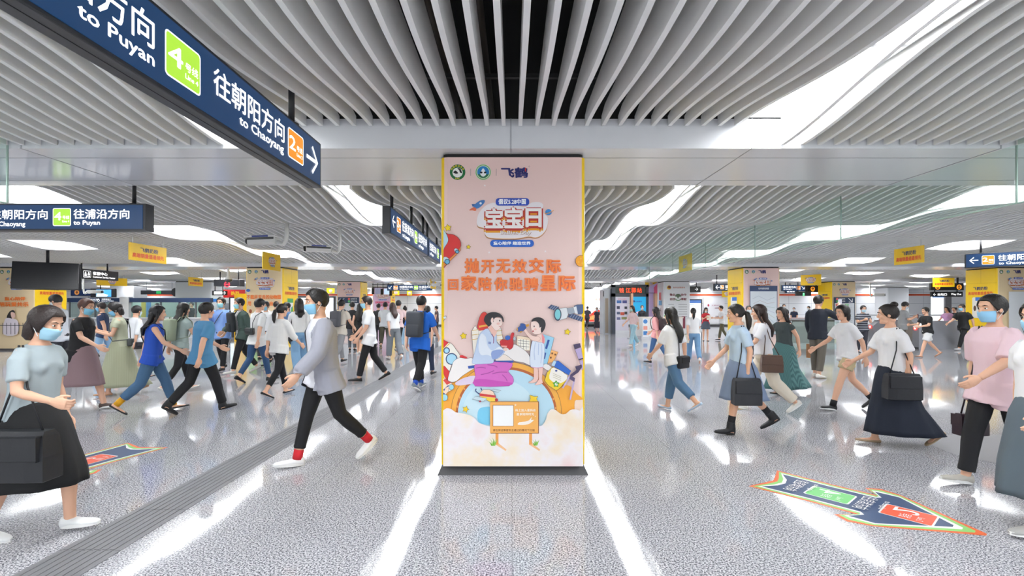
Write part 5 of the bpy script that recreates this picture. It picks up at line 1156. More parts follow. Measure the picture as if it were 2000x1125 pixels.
        if cut:
            bm = bmesh.new(); bm.from_mesh(me)
            dead = [f for f in bm.faces if f.calc_center_median().x - O.x > -.01 and abs(f.calc_center_median().y) < .105 * k]
            bmesh.ops.delete(bm, geom=dead, context='FACES'); bm.to_mesh(me); bm.free()
        return put(me, name, t, smat or mat(c, .75, bump=.08, bscale=14))
    def np_interp(d, i):
        for A_, B_ in zip(TOR, TOR[1:]):
            if A_[0] <= d <= B_[0]: return A_[i] + (B_[i] - A_[i]) * (d - A_[0]) / (B_[0] - A_[0])
        return TOR[0][i] if d < TOR[0][0] else TOR[-1][i]
    topwear('shirt', col, sl, hem, loose, smat=shirt[4] if len(shirt) > 4 else None)
    if over: topwear(over[0], over[1], over[2], over[3], over[4] * .8, over[5])
    kind, lc = legs[0], legs[1]
    CM = legs[4] if len(legs) > 4 else mat(lc, .75, bump=.08, bscale=16)
    if kind == 'trousers':   # (kind, colour, width, end along the leg 0..2)
        wd_ = legs[2] if len(legs) > 2 else 1.0; end = legs[3] if len(legs) > 3 else 1.93
        b = MB(); rows = [(-.09, .09, .085), (-.03, .16, .118), (.03, .16, .118), (.06 if hem < -.02 else .13, .145, .108)]
        b.tube([S(d) for d, _, _ in rows], [((w + .005) * k, (q + .005) * k) for _, w, q in rows], 16, up=up_y)
        for s in (-1, 1):
            hp, kn, an, fd, up, heel, toe = J[s]; g = lambda f: hp.lerp(kn, f) if f <= 1 else kn.lerp(an, f - 1)
            fs = [f for f in (.0, .25, .7, 1.0, 1.3, 1.7, 1.93) if f < end] + [end]
            rr = lambda f: (.098 if f < .1 else .094 if f < .5 else .078 * (1 + (wd_ - 1) * .5) if f < .9 else .066 * wd_ if f < 1.2 else .064 * wd_ if f < 1.5 else .056 * wd_) * k
            b.tube([g(f) for f in fs], [rr(f) for f in fs], 12)
        put(remesh(b, vx, 2, .006 if near else .004, NP * 1.7 + 5), 'trousers', t, CM)
    elif kind == 'shorts':
        b = MB(); rows = [(-.09, .10, .09), (-.03, .16, .118), (.03, .16, .118), (.06 if hem < -.02 else .13, .145, .108)]
        b.tube([S(d) for d, _, _ in rows], [((w + .01) * k, (q + .01) * k) for _, w, q in rows], 16, up=up_y)
        for s in (-1, 1):
            hp, kn, an = J[s][:3]; b.tube([hp, hp.lerp(kn, .3), hp.lerp(kn, legs[2])], [.096 * k, .102 * k, .108 * k], 14)
        put(remesh(b, vx, 2, .004, NP), 'shorts', t, CM)
    elif kind == 'skirt':    # (kind, colour, length, flare)
        L, fl = legs[2] * k, legs[3]
        kmid = (J[1][1] + J[-1][1]) / 2; amid = (J[1][2] + J[-1][2]) / 2; spr = abs(J[1][1].x - J[-1][1].x) / 2; spr2 = abs(J[1][2].x - J[-1][2].x) / 2
        rs = []; n = 36; steps = 14
        zt = (O + sp * .12 * k); 
        for i in range(steps + 1):
            f = i / steps; d = f * L; z = zt.z - d
            if z > kmid.z: u = min(1, d / max(.01, zt.z - kmid.z)); c = zt.lerp(kmid, u); ex = spr * u * .7
            else: u = min(1, (kmid.z - z) / max(.01, kmid.z - amid.z)); c = kmid.lerp(amid, u); ex = spr * .7 + max(0, spr2 * .75 - spr * .7) * u
            hipb = min(1, d / (.16 * k))
            rx = (.108 + .03 * hipb) * k + ex * .95 + fl * f * .075; ry = (.145 + .038 * hipb) * k + fl * f * .055
            ring = []
            for j in range(n):
                a = 2 * math.pi * j / n; w = 1 + (.05 * f * fl * math.cos(a * 9 + 2 * f) + .05 * f * noise.noise(Vector((math.cos(a) * 2, math.sin(a) * 2 + NP, f))))
                ring.append(Vector((c.x + rx * math.cos(a) * w, ry * math.sin(a) * w, z)))
            rs.append(ring)
        b = MB(); b.rings(rs, None, False); o = b.build('skirt', CM, t, True); sm = o.modifiers.new('thickness', 'SOLIDIFY'); sm.thickness = .006
    # shoes and socks
    for s in (-1, 1):
        hp, kn, an, fd, up, heel, toe = J[s]; sc = shoes if isinstance(shoes, str) else shoes[0]; st = 'sneaker' if isinstance(shoes, str) else shoes[1]
        c0 = an - up * fh
        lo = .045 if st == 'flat' else .085 if st == 'sneaker' else .15
        b = MB()
        prof = [(-.068, .022, .055 if st != 'flat' else .04), (-.05, .036, lo), (0, .042, lo if st != 'flat' else .04), (.05, .043, .062 if st != 'flat' else .036), (.10, .047, .05 if st != 'flat' else .032), (.15, .045, .042 if st != 'flat' else .03), (.185, .034, .034 if st != 'flat' else .026), (.202, .015, .022)]
        b.rings([[c0 + fd * x * k + Vector((-fd.y, fd.x, 0)).normalized() * (w * k * math.cos(a)) + up * (max(0.0, (.5 + .5 * math.sin(a))) * h * k) for a in (2 * math.pi * j / 14 for j in range(14))] for x, w, h in prof])
        if st == 'boot': b.tube([c0 + up * .05 * k, an + (kn - an).normalized() * .08 * k], [.05 * k, .052 * k], 12)
        me = remesh(b, .008 if Y < 12 else .014, 1); o = put(me, 'shoe', t, mat(sc, .5))
        if near and st != 'flat':
            b = MB(); b.rings([[c0 + fd * x * k * 1.02 + Vector((-fd.y, fd.x, 0)).normalized() * (w * 1.06 * k * math.cos(a)) + up * (z * k) for a in (2 * math.pi * j / 14 for j in range(14))] for x, w, z in [(x_, w_, z_) for z_ in (0,) for x_, w_ in ((-.068, .02), (-.05, .036), (0, .042), (.10, .047), (.17, .04), (.202, .015))]], None, True)
            # sole as a flat slab
            b = MB(); n = 18; q = Vector((-fd.y, fd.x, 0)).normalized()
            outl = [(.067 + .137 * math.cos(2 * math.pi * j / n), (.044 + .006 * math.cos(2 * math.pi * j / n)) * math.sin(2 * math.pi * j / n)) for j in range(n)]
            b.rings([[c0 + fd * x * k + q * y * k + up * z for x, y in outl] for z in (-.002, .022 * k)]); so = b.build('sole', mat('f2f2f0' if sc != '14141a' and st == 'sneaker' else ('e9e9e6' if st == 'sneaker' else '101012'), .6), o)
        if socks:
            b = MB(); b.tube([an - up * .02 * k, an + (kn - an).normalized() * socks[1] * k], [.045 * k, .046 * k], 12); b.build('sock', mat(socks[0], .8), t, True)
    # hair
    hs, hcol = hair[0], hair[1] if len(hair) > 1 else '1b1719'; HMAT = mat(hcol, .42, bump=.35, bscale=70)
    b = MB(); nA = 28; nT = 9; th_ = {'short': .013, 'bob': .02, 'long': .017, 'pony': .012, 'bun': .012}[hs]
    rs = []
    for i in range(nT + 1):
        ring = []
        for j in range(nA):
            az = -math.pi + 2 * math.pi * j / nA; ca = math.cos(az)
            ef = abs(az) / math.pi
            lowz = (.068 if ef < .2 else .068 - (ef - .2) / .2 * .10 if ef < .4 else -.032 - (ef - .4) / .6 * (.05 if hs == 'short' else .06 if hs in ('pony', 'bun') else .085))
            if hs in ('bob', 'long') and ef > .3: lowz -= min(1, (ef - .3) / .12) * .05
            e0 = math.asin(max(-.95, min(.95, (lowz - .02) / .1)))
            el = math.pi / 2 * .98 + (e0 - math.pi / 2 * .98) * i / nT
            ce = math.cos(el); r = 1 + th_ / .09 + .025 * noise.noise(Vector((math.cos(az) * 3 + NP, math.sin(az) * 3, el * 3)))
            ring.append(HM @ Vector((-.012 + .1 * ce * ca * r, .0785 * ce * math.sin(az) * r, .022 + .094 * math.sin(el) * r)))
        rs.append(ring)
    rs.append([HM @ Vector((-.012, 0, .02)) + (p - HM @ Vector((-.012, 0, .02))) * .86 for p in rs[-1]])
    b.rings(rs, None, False); b.add(rs[0], [tuple(range(nA))])
    g = lambda x, y, z: HM @ Vector((x, y, z))
    if hs == 'bob': b.tube([g(-.055, 0, .04), g(-.07, 0, -.05), g(-.062, 0, -.12), g(-.055, 0, -.15)], [(.07 * k, .05 * k), (.088 * k, .052 * k), (.088 * k, .045 * k), (.06 * k, .03 * k)], 14, up=up_y)
    if hs == 'long':
        Lh = hair[2] if len(hair) > 2 else .36; bk = lambda d, f: S(d, f)
        b.tube([g(-.05, 0, .05), g(-.075, 0, -.05), g(-.085, 0, -.13), bk(.44, -.125), bk(.675 - Lh * .85, -.15), bk(.675 - Lh - .06, -.14)], [(.075 * k, .05 * k), (.09 * k, .055 * k), (.088 * k, .045 * k), (.10 * k, .04 * k), (.085 * k, .035 * k), (.03 * k, .012 * k)], 16, up=up_y)
        for s in (-1, 1): b.tube([g(.0, s * .075, .03), g(.005, s * .085, -.06), g(-.02, s * .085, -.13), S(.42, -.05) + Vector((0, s * .10 * k, 0))], [.018 * k, .02 * k, .02 * k, .006 * k], 8)
    if hs == 'pony':
        b.ball(g(-.105, 0, .01), .03 * k, n=10, k=8); b.tube([g(-.105, 0, .01), g(-.15, 0, -.02), g(-.16, .01, -.10), g(-.15, .02, -.19), g(-.14, .02, -.25)], [.022 * k, .034 * k, .04 * k, .03 * k, .008 * k], 10)
    if hs == 'bun': b.ball(g(-.075, 0, .115), (.04 * k, .042 * k, .036 * k), n=12, k=8)
    b.build('hair', HMAT, t, True)
    # mask
    if mask:
        b = MB(); rs = []
        for i in range(9):
            z = -.020 - .098 * i / 8; sc_ = 1 - max(0, (-z - .05) / .07) ** 2 * .28; bulge = math.exp(-((z + .045) / .035) ** 2) * .022
            rs.append([HM @ Vector((.018 + .078 * sc_ * math.cos(az) + bulge * .8 * max(0, math.cos(az)) ** 3 + (.003 if i % 3 == 1 else 0), (.0605 * sc_ + .008) * math.sin(az), z)) for az in (R(-84 + 168 * j / 18) for j in range(19))])
        b.rings(rs, None, False, close=False); o = b.build('face_mask', mat(mask, .7), t, True); sm = o.modifiers.new('thickness', 'SOLIDIFY'); sm.thickness = .003
        if near:
            for s in (-1, 1):
                b = MB(); b.tube([HM @ Vector((.028, s * .074, -.03)), HM @ Vector((-.012, s * .082, .006)), HM @ Vector((-.022, s * .08, -.03)), HM @ Vector((.02, s * .066, -.095))], .0022, 6); b.build('ear_loop', mat('f2f4f6', .7), o)
    if glasses:
        b = MB()
        for s in (-1, 1): b.rings([[HM @ Vector((.1, s * .032 + rr * .024 * math.cos(a), .004 + rr * .018 * math.sin(a))) for a in (2 * math.pi * j / 14 for j in range(14))] for rr in (1, 1.14)], None, False); b.tube([HM @ Vector((.1, s * .056, .008)), HM @ Vector((-.005, s * .083, .008))], .002, 6)
        b.tube([HM @ Vector((.1, -.01, .006)), HM @ Vector((.1, .01, .006))], .002, 6); b.build('glasses', mat('1b1b1e', .3), t)
    WM = Matrix.Translation(t.location) @ Matrix.Rotation(R(head), 4, 'Z')
    ctx = dict(t=t, k=k, S=S, ARM=ARM, WM=WM, J=J, O=O, HM=HM, fwd=fwd, sp=sp, head=head, TOR=TOR)
    if extra:
        for fn in (extra if isinstance(extra, list) else [extra]): fn(ctx)
    return t
def bag_thing(name, label, cat, c, rz):
    t = thing(name, label, cat, c, rz); return t
def backpack(label, col, front=False, w=.29, h=.42, d=.14):
    def f(c):
        k = c['k']; s = 1 if front else -1; o = c['WM'] @ c['S'](.27, s * .205); t = thing('backpack', label, 'backpack', o, R(c['head']))
        t.rotation_euler = (0, math.atan2(c['sp'].x, c['sp'].z), R(c['head']))
        m = mat(col, .65, bump=.1, bscale=20)
        b = MB(); b.box(-d / 2 * k, -w / 2 * k, -h / 2 * k, d / 2 * k, w / 2 * k, h / 2 * k, b=.05 * k); b.build('main_bag', m, t, True)
        b = MB(); b.box((s * d / 2 - .02) * k, -w * .4 * k, -h * .44 * k, (s * d / 2 + .03) * k, w * .4 * k, -.01 * k, b=.02 * k); b.build('front_pocket', m, t, True)
        b = MB(); b.tube([(0, -.03 * k, h / 2 * k), (0, -.02 * k, (h / 2 + .035) * k), (0, .02 * k, (h / 2 + .035) * k), (0, .03 * k, h / 2 * k)], .008 * k, 6); b.build('top_handle', m, t, True)
        for q in (-1, 1):
            y = q * .1 * k; b = MB(); x0 = -s * d / 2 * k
            b.tube([(x0, y, .17 * k), (x0 - s * .05 * k, y, .245 * k), (x0 - s * .15 * k, y, .262 * k), (x0 - s * .262 * k, y, .17 * k), (x0 - s * .285 * k, y * 1.1, .05 * k), (x0 - s * .2 * k, y * 1.65, -.12 * k), (x0 - s * .0 * k, y * 1.3, -.17 * k)], [(.02 * k, .006 * k)] * 7, 8, up=(0, 1, 0)); b.build('strap', m, t, True)
    return f
def hang_bag(label, col, side, w=.30, h=.26, d=.12, drop=.62, fwd=.0, out=.2, cat='bag', strap=True, name='shoulder_bag'):
    """bag hanging from the shoulder at one side of the body"""
    def f(c):
        k = c['k']; s = side
        p = c['S'](.47 - drop, fwd) + Vector((0, s * out * k, 0)); o = c['WM'] @ p; t = thing(name, label, cat, o, R(c['head']))
        m = mat(col, .5, bump=.08, bscale=20)
        b = MB(); b.rings([[(a * w / 2 * g * k, bb * d / 2 * g2 * k, z * h * k) for a, bb in ((-1, -1), (-.5, -1.15), (.5, -1.15), (1, -1), (1, 1), (.5, 1.15), (-.5, 1.15), (-1, 1))] for z, g, g2 in ((-.5, .92, .8), (-.47, 1, 1), (0, 1, 1), (.4, .94, .8), (.5, .9, .5))]); b.build('bag_body', m, t)
        b = MB(); b.box(-w * .45 * k, s * d * .42 * k, -h * .05 * k, w * .45 * k, s * (d * .5 + .018) * k, h * .42 * k, b=.006); b.build('flap', m, t)
        if strap:
            top = (c['S'](.515, -.01) + Vector((0, s * .13 * k, 0))) - p
            for q in (-1, 1):
                b = MB(); b.tube([(q * w * .36 * k, 0, h * .45 * k), Vector((q * w * .22 * k, 0, h * .5 * k)).lerp(top, .5), top + Vector((q * .012, 0, .0))], .007 * k, 6); b.build('strap', m, t, True)
    return f
def cross_bag(label, col, side, w=.22, h=.17, d=.08, drop=.5, fwd=-.12, y=.0, long_=True, cat='bag', name='crossbody_bag'):
    def f(c):
        k = c['k']; p = c['S'](.47 - drop, fwd) + Vector((0, side * y * k, 0)); o = c['WM'] @ p; t = thing(name, label, cat, o, R(c['head']))
        m = mat(col, .5)
        b = MB(); b.box(-d / 2 * k, -w / 2 * k, -h / 2 * k, d / 2 * k, w / 2 * k, h / 2 * k, b=.025 * k); b.build('bag_body', m, t, True)
        sg = 1 if fwd > 0 else -1
        b = MB(); b.box(sg * d * .45 * k, -w * .42 * k, -h * .02 * k, sg * (d * .5 + .012) * k, w * .42 * k, h * .4 * k, b=.004); b.build('flap', m, t)
        L = lambda d_, f_, y_: c['S'](d_, f_) + Vector((0, y_ * k, 0)) - p
        b = MB(); b.tube([(0, -side * w * .4 * k, h * .45 * k), L(.30, sg * .15, -side * .06), L(.44, sg * .13, -side * .115), L(.525, 0, -side * .1), L(.42, -sg * .135, -side * .06), L(.2, -sg * .15, side * .08), L(.47 - drop + .05, -sg * .1, side * .17), (0, side * w * .45 * k, h * .4 * k)], .008 * k, 6); b.build('strap', m, t, True)
    return f
def held(name, label, cat, side, col, w, h, d, drop=.0, along=.09, grip=False, handle=False):
    """thing held in a hand; drop > 0 hangs below the hand"""
    def f(c):
        k = c['k']; a0, a1, a2, wv = c['ARM'][side]; p = a2 + wv * (along * k) - Vector((0, 0, drop)); o = c['WM'] @ p; t = thing(name, label, cat, o, R(c['head']))
        b = MB(); b.box(-w / 2, -d / 2, -h / 2, w / 2, d / 2, h / 2, b=min(.006, d * .3)); b.build('body' if not handle else 'bag_body', mat(col, .5), t)
        if handle:
            for q in (-.3, .3):
                b = MB(); b.tube([(q * w, 0, h / 2), (q * w * .5, 0, h / 2 + (drop - h / 2) * .7), (0, 0, drop)], .004, 6); b.build('handle', mat(col, .6), t)
        else:
            b = MB(); b.box(-w * .42, -d / 2 - .001, -h * .42, w * .42, -d / 2 + .001, h * .42); b.build('screen' if cat == 'phone' else 'cover', mat('20242c', .2) if cat == 'phone' else mat(col, .4), t)
    return f
def T(c, sl=.6, hem=-.1, loose=.018, m=None): return (c, sl, hem, loose) if m is None else (c, sl, hem, loose, m)
def stripe_mat(c1, c2, sc, ax=2):
    m, nt, b = nodes('striped_' + c1); w = nt.nodes.new('ShaderNodeTexWave'); tc = nt.nodes.new('ShaderNodeTexCoord'); w.inputs['Scale'].default_value = sc; w.bands_direction = 'XYZ'[ax]
    nt.links.new(tc.outputs['Object'], w.inputs[0]); r = ramp(nt, w.outputs['Fac'], [(.4, c1), (.6, c2)]); nt.links.new(r.outputs[0], b.inputs['Base Color']); b.inputs['Roughness'].default_value = .8
    return m
BK = '18181c'; WH = 'eeeef0'; DKH = '1b1719'; BRH = '3a2620'
# ---- left side, near to far
person('person in grey tee and black skirt at the far left edge, walking right', 62, 1045, 604, 0, ('bob', '2a1f1c'), T('a9b6bb', .75, -.02, .026), ('skirt', '121316', .62, .9), 'eef0f0', dict(L=(26, 24, -5), Rr=(-14, 6, 4), AL=(-10, 10, 30, 6), AR=(14, 16, 62, 6), lean=7, nod=10), extra=hang_bag('large black tote bag at the hip of the woman in the grey tee', '1b1d22', -1, .46, .34, .15, .68, .17, .23))
person('person in black tee with brown hair behind the grey tee woman, wearing a blue mask', 158, 800, 583, 0, ('short', '4a2a1e'), T('151518', .7, -.12, .03), ('skirt', '8d7478', .62, .6), ('5a4a44', 'sneaker'), 'stride', mask='7fc3de', nod=8)
person('person in white shirt looking down before the far left yellow pillar side', 118, 745, 576, 190, ('short',), T('dfe4ee', .65, -.1), ('trousers', '2b2c34'), BK, 'phone', mask='dfe8ee', sex='m', extra=held('phone', 'dark phone in the hands of the man before the yellow pillar', 'phone', -1, '1b1c22', .012, .14, .07))
person('person in sage green dress looking at a phone, left of the blue top woman', 236, 770, 592, 215, ('bob', '201a1a'), T('b9bda3', .5, -.02, .022), ('skirt', 'a6aa8c', .86, 1.1, stripe_mat('a3a78a', 'b4b79b', 22, 0)), ('c4946e', 'flat'), dict(POSES['phone'], L=(16, 8, -5), Rr=(-14, 20, 20)), mask='7fbfe4', extra=[held('phone', 'phone held by the woman in the sage green dress', 'phone', -1, '2b2c34', .012, .14, .07), cross_bag('small grey shoulder bag worn by the woman in the sage dress', '4b4f50', 1, .2, .14, .08, .42, -.14, .05)])
person('person in dark vest and light jeans behind the sage green dress woman', 203, 718, 592, 200, ('short', '2a201e'), T('27385a', .6, -.1), ('trousers', '8fb4d6', 1.1), BK, 'walk', mask='79b9e0', sex='m')
person('person in white shirt with black bag walking between sage dress and blue top', 262, 742, 598, 75, ('short',), T('eef0f4', 1.3, -.14), ('trousers', 'b9b6ae', 1.1), ('3a3230', 'flat'), 'walk2', mask='cfe4ef', extra=hang_bag('small dark bag at the side of the white shirted person at left', '2b2c36', -1, .2, .16, .08, .58, -.02, .19))
person('person in royal blue top, jeans and yellow socks walking right', 297, 805, 597, 28, ('long', '141215', .3), T('1f4fb8', .12, -.1, .024), ('trousers', '44688a', 1.15, 1.72), ('17171b', 'flat'), 'stride', mask=None, socks=('e2a51f', .1), extra=cross_bag('black pouch on the hip of the woman in the royal blue top', '15161b', 1, .24, .17, .09, .52, -.04, .17))
person('person with grey green top and canvas backpack right of the blue top woman', 352, 765, 594, 60, ('long', '15130f', .3), T('9fb0ac', .6, -.06, .022), ('trousers', '15151a', .95, 1.6), ('f0efe9', 'flat'), 'walk', mask=None, extra=backpack('khaki canvas backpack on the woman in the grey green top', '8f9a84'))
person('person in steel blue tee and black trousers seen from behind at left', 394, 805, 590, 62, ('short', '17120f'), T('4c86ae', .85, -.14, .03), ('trousers', '121216', 1.1), ('191a1e', 'boot'), 'stride2', mask=None, sex='m')
person('person in light blue striped shirt and mask facing the camera', 434, 725, 583, 268, ('short', '17130f'), T('7f9fd8', 1.9, -.14, .022, stripe_mat('6f92d2', '8fb0e4', 40, 1)), ('trousers', '16161a'), BK, dict(L=(10, 4, -4), Rr=(-8, 14, 14), AL=(5, 10, 35, 10), AR=(20, 12, 105, 30), lean=2), mask='a5e0e6', sex='m', extra=cross_bag('dark sling strap bag of the man in the light blue shirt', '3b3f48', -1, .2, .16, .08, .44, -.14, .06))
person('person with dark jacket and black front bag left of the zoo pillar', 473, 730, 584, 225, ('short', '1a1513'), T('f1f1f1', .7, -.06), ('trousers', '151519'), ('d8d6cf', 'sneaker'), 'walk', mask='9edbe6', sex='m', over=('jacket', '3f524c', 1.9, -.12, .034, True), extra=backpack('black backpack worn on the chest of the man in the dark jacket', '1d2226', True, .3, .44, .12))
person('person in white tee with grey sling bag, seen from behind', 502, 747, 585, 60, ('short', '171313'), T('eceded', .9, -.13, .028), ('trousers', '2b4c74', .95, 1.85), ('17181c', 'sneaker'), 'walk2', mask=None, sex='m', extra=cross_bag('dark grey sling bag on the back of the white tee man', '3d4142', 1, .24, .14, .07, .34, -.15, .02))
person('person in loose white blouse and black trousers with low ponytail', 545, 774, 596, 62, ('pony', '1a1515'), T('efeeec', 1.35, -.1, .036), ('trousers', '15151a', .9, 1.75), ('1b1b20', 'flat'), 'walk', mask=None)
person('person with blue mask half hidden between two white shirts by the zoo pillar', 521, 715, 590, 265, ('short', '191514'), T('eeeeee', .7, -.1), ('trousers', '34363c'), BK, 'walk', mask='8fd0ea', sex='m')
person('person behind the zoo pillar crowd, only dark hair showing', 512, 703, 586, 90, ('short', '191514'), T('f2f2f2', .7, -.1), ('trousers', '34363c'), BK, 'stand', mask=None, sex='m')
person('person with dark hair in front of the zoo pillar right half', 539, 692, 589, 95, ('short', '231a18'), T('e6e2de', .7, -.1), ('trousers', '34363c'), BK, 'stand', mask=None, sex='m')
person('person in slate blue tee and white mask before the yellow tin advert', 564, 700, 592, 220, ('short', '191514'), T('4e6f96', .6, -.1), ('trousers', '3c4450'), BK, 'walk', mask='e7eef2', sex='m')
person('person in white blouse tucked into pale blue jeans with long hair', 585, 732, 584, 120, ('long', '1c1718', .26), T('f0efee', 1.6, .03, .03), ('trousers', '7ea6c9', 1.45, 1.93), 'e3e6ea', 'walk2', mask=None, extra=hang_bag('black bag beside the woman in pale blue jeans', '1a1a1e', 1, .2, .2, .08, .52, 0, .19))
person('person in white and grey jacket with blue mask striding left at centre', 632, 906, 566, 218, ('short', '15110f'), T('e4e4ea', .7, -.13, .034), ('trousers', '131317', 1.0, 1.8), ('f1f1f1', 'sneaker'), dict(L=(-17, 28, 34), Rr=(17, 4, -6), AL=(20, 12, 22, 8), AR=(-24, 14, 22, 6), lean=4, nod=2), mask='8ec6e6', sex='m', over=('jacket', 'a2a3ae', 1.9, -.15, .046, True), socks=('c8202c', .07), glasses=False)
person('person in beige shirt with backpack seen from behind, right of the striding man', 664, 710, 587, 70, ('short', '171313'), T('d9d0c2', .7, -.12, .024), ('trousers', '8f8f92', 1.05), BK, 'walk', mask=None, sex='m', extra=backpack('grey backpack on the man in the beige shirt', '55565c'))
person('person in short black dress with long hair facing away', 702, 693, 594, 95, ('long', '120f10', .42), T('131316', .3, -.05, .016), ('skirt', '131316', .5, .5), ('ece8e2', 'flat'), 'walk', mask=None)
person('person in black printed tee beside the black dress woman', 688, 685, 590, 100, ('short', '151113'), T('1a1a1f', .75, -.12, .024), ('trousers', '5d6066'), BK, 'stand', mask=None, sex='m')
person('person in white tee and black trousers with blue mask, facing left beside the guide strip', 722, 745, 581, 200, ('short', '211815'), T('f1f2f4', .85, -.15, .028), ('trousers', '131317', 1.08), ('18181c', 'sneaker'), dict(POSES['walk'], AL=(10, 10, 26, 10), AR=(14, 10, 30, 10)), mask='9fd6ea', sex='m')
person('person in pale grey tee and khaki trousers facing away before the lilac pillar', 752, 681, 591, 95, ('short', '151113'), T('d9dde0', .8, -.1, .024), ('trousers', '4d4a3c', 1.1, 1.85), ('6a6048', 'sneaker'), 'walk2', mask=None, sex='m')
person('person with only black hair showing left of the pale grey tee', 739, 672, 593, 92, ('short', '131113'), T('2a2a2f', .6, -.1), ('trousers', '2a2a2f'), BK, 'stand', mask=None, sex='m')
person('person in white blouse and wide grey trousers with long brown hair', 770, 703, 592, 125, ('long', '3a2421', .32), T('ecedef', .9, .0, .028), ('trousers', '7a7f86', 1.5, 1.93), 'e9e1da', dict(POSES['walk'], lean=10), mask=None)
person('person in pink tee with brown strap bag and black trousers', 777, 689, 588, 80, ('short', '151113'), T('efd3d3', .75, -.08, .022), ('trousers', '17171b', .95), ('8c8c8e', 'sneaker'), 'walk', mask=None, sex='m', extra=cross_bag('brown strap bag on the back of the person in pink tee', '6a4a46', -1, .2, .16, .07, .36, -.14, .02))
person('person with a bun, black top and light jeans left of the blue tee man', 791, 682, 599, 100, ('bun', '1f1917'), T('1d1d22', .6, -.05), ('trousers', '9fc0da', 1.1), 'e0e2e6', 'walk2', mask=None)
person('person in bright blue tee and black trousers with grey backpack, left of the pillar', 820, 761, 580, 72, ('short', '151312'), T('1668d2', .85, -.16, .028), ('trousers', '121216', 1.12, 1.85), ('7f8a94', 'sneaker'), 'walk', mask=None, sex='m', socks=('1f4fb8', .06), extra=backpack('dark grey backpack on the man in the bright blue tee', '3a3e46', w=.31, h=.46))
person('person in dark trousers walking close behind the blue tee man', 832, 735, 598, 80, ('short', '191514'), T('9aa0a6', .6, -.1), ('trousers', '23304a'), ('26262a', 'sneaker'), 'walk2', mask=None)
person('person far back against the white wall, right of the blue tee man', 838, 652, 601, 250, ('short',), T('e8e8ec', .6, -.1), ('trousers', '3a3a40'), BK, 'stand', mask=None, sex='m')
person('person peeking out at the left edge of the central pillar', 853, 655, 598, 180, ('short',), T('5a4a4e', .6, -.1), ('trousers', '3a3a40'), BK, 'stand', mask=None, sex='m')
# ---- right side
person('person in dark clothes walking just right of the central pillar, silhouetted by the light box', 1147, 643, 599, 60, ('short', '241c20'), T('3a3640', .8, -.1), ('trousers', '2a2630'), '2a2630', 'walk', mask=None, sex='m')
person('person in dark dress with mask standing before the glowing light box', 1166, 648, 601, 250, ('bob', '2a2026'), T('322c36', .7, -.05), ('skirt', '2e2833', .75, .5), '2e2833', 'stand', mask='d8dce4')
person('person in dark clothes half hidden behind the dark dress woman', 1172, 644, 603, 0, ('short', '2a2026'), T('4a4250', .7, -.1), ('trousers', '2e2833'), '2e2833', 'stride', mask=None, sex='m')
person('person in pale pink top and light jeans in front of the reception counter', 1237, 678, 598, 205, ('long', '221a19', .3), T('e3c6c4', 1.3, .03, .022), ('trousers', '9cc0cc', 1.25), 'f1f1f2', 'walk', mask='b5dccf')
person('person behind the reception counter in dark jacket', 1254, 650, 613, 262, ('short', '1a1718'), T('26282f', 1.5, -.1), ('trousers', '26282f'), BK, 'stand', mask='e9eef2', dep=24.4, H=1.60)
person('person in pink top and jeans with dark backpack, left of the white tee woman', 1284, 711, 604, 130, ('long', '1d1718', .34), T('eba7a7', 1.4, -.1, .024), ('trousers', '3f6390', 1.0, 1.9), ('17171b', 'sneaker'), 'walk', mask=None, extra=backpack('dark maroon backpack of the woman in the pink top', '3a2a30', w=.26, h=.36))
person('person in white tee and jeans with long hair and light blue flats', 1316, 804, 607, 128, ('long', '16120f', .4), T('ededef', .95, -.12, .03), ('trousers', '54799c', 1.2, 1.75), ('b9d0e6', 'flat'), dict(L=(-19, 32, 34), Rr=(14, 4, -4), AL=(20, 8, 26, 8), AR=(-20, 8, 14, 5), lean=4), mask=None, extra=cross_bag('small black quilted bag on the hip of the long haired white tee woman', '1b1c24', -1, .25, .2, .09, .56, -.16, .0))
person('person in white tee and jeans with dark ponytail and pale tote', 1355, 710, 602, 80, ('pony', '17120f'), T('efeff0', .85, .02, .026), ('trousers', '6f97bd', 1.2), 'eceded', 'stride', mask=None, extra=hang_bag('pale cream tote at the left of the ponytail woman in jeans', 'e9e3d4', 1, .26, .24, .1, .6, .02, .2))
person('person in red top and dark skirt holding papers by the navy framed light box', 1378, 666, 602, 262, ('long', '1f1818', .24), T('b8202e', .7, -.04, .02), ('skirt', '4a5262', .42, .6), ('201c1c', 'flat'), 'phone', mask='e1eef2', extra=held('book', 'pale book held by the woman in the red top', 'book', 1, 'e4dfd2', .02, .2, .15))
person('person in white tee and olive trousers stretching an arm by the yellow pillar side', 1410, 665, 598, 178, ('short', '1d1715'), T('e6e8ec', .7, -.08, .022), ('trousers', '5e5a44', 1.05), ('25232a', 'sneaker'), 'point', mask=None, sex='m', extra=held('phone', 'white phone in the stretched hand by the yellow pillar', 'phone', 1, 'e8e8ea', .07, .01, .14))
person('person in light blue top and denim skirt with tied up hair and black boots', 1448, 846, 596, 176, ('pony', '17120f'), T('bcd3ea', .8, .0, .034), ('skirt', '7888a4', .56, .8), ('1c1d21', 'boot'), dict(L=(15, 6, -6), Rr=(-22, 20, 30), AL=(-14, 10, 20, 6), AR=(16, 12, 30, 8), lean=5), mask=None, socks=('1a1a1e', .16), yaw=-8, extra=hang_bag('big black tote carried by the woman in the light blue top', '26282e', 1, .34, .34, .12, .78, .05, .22))
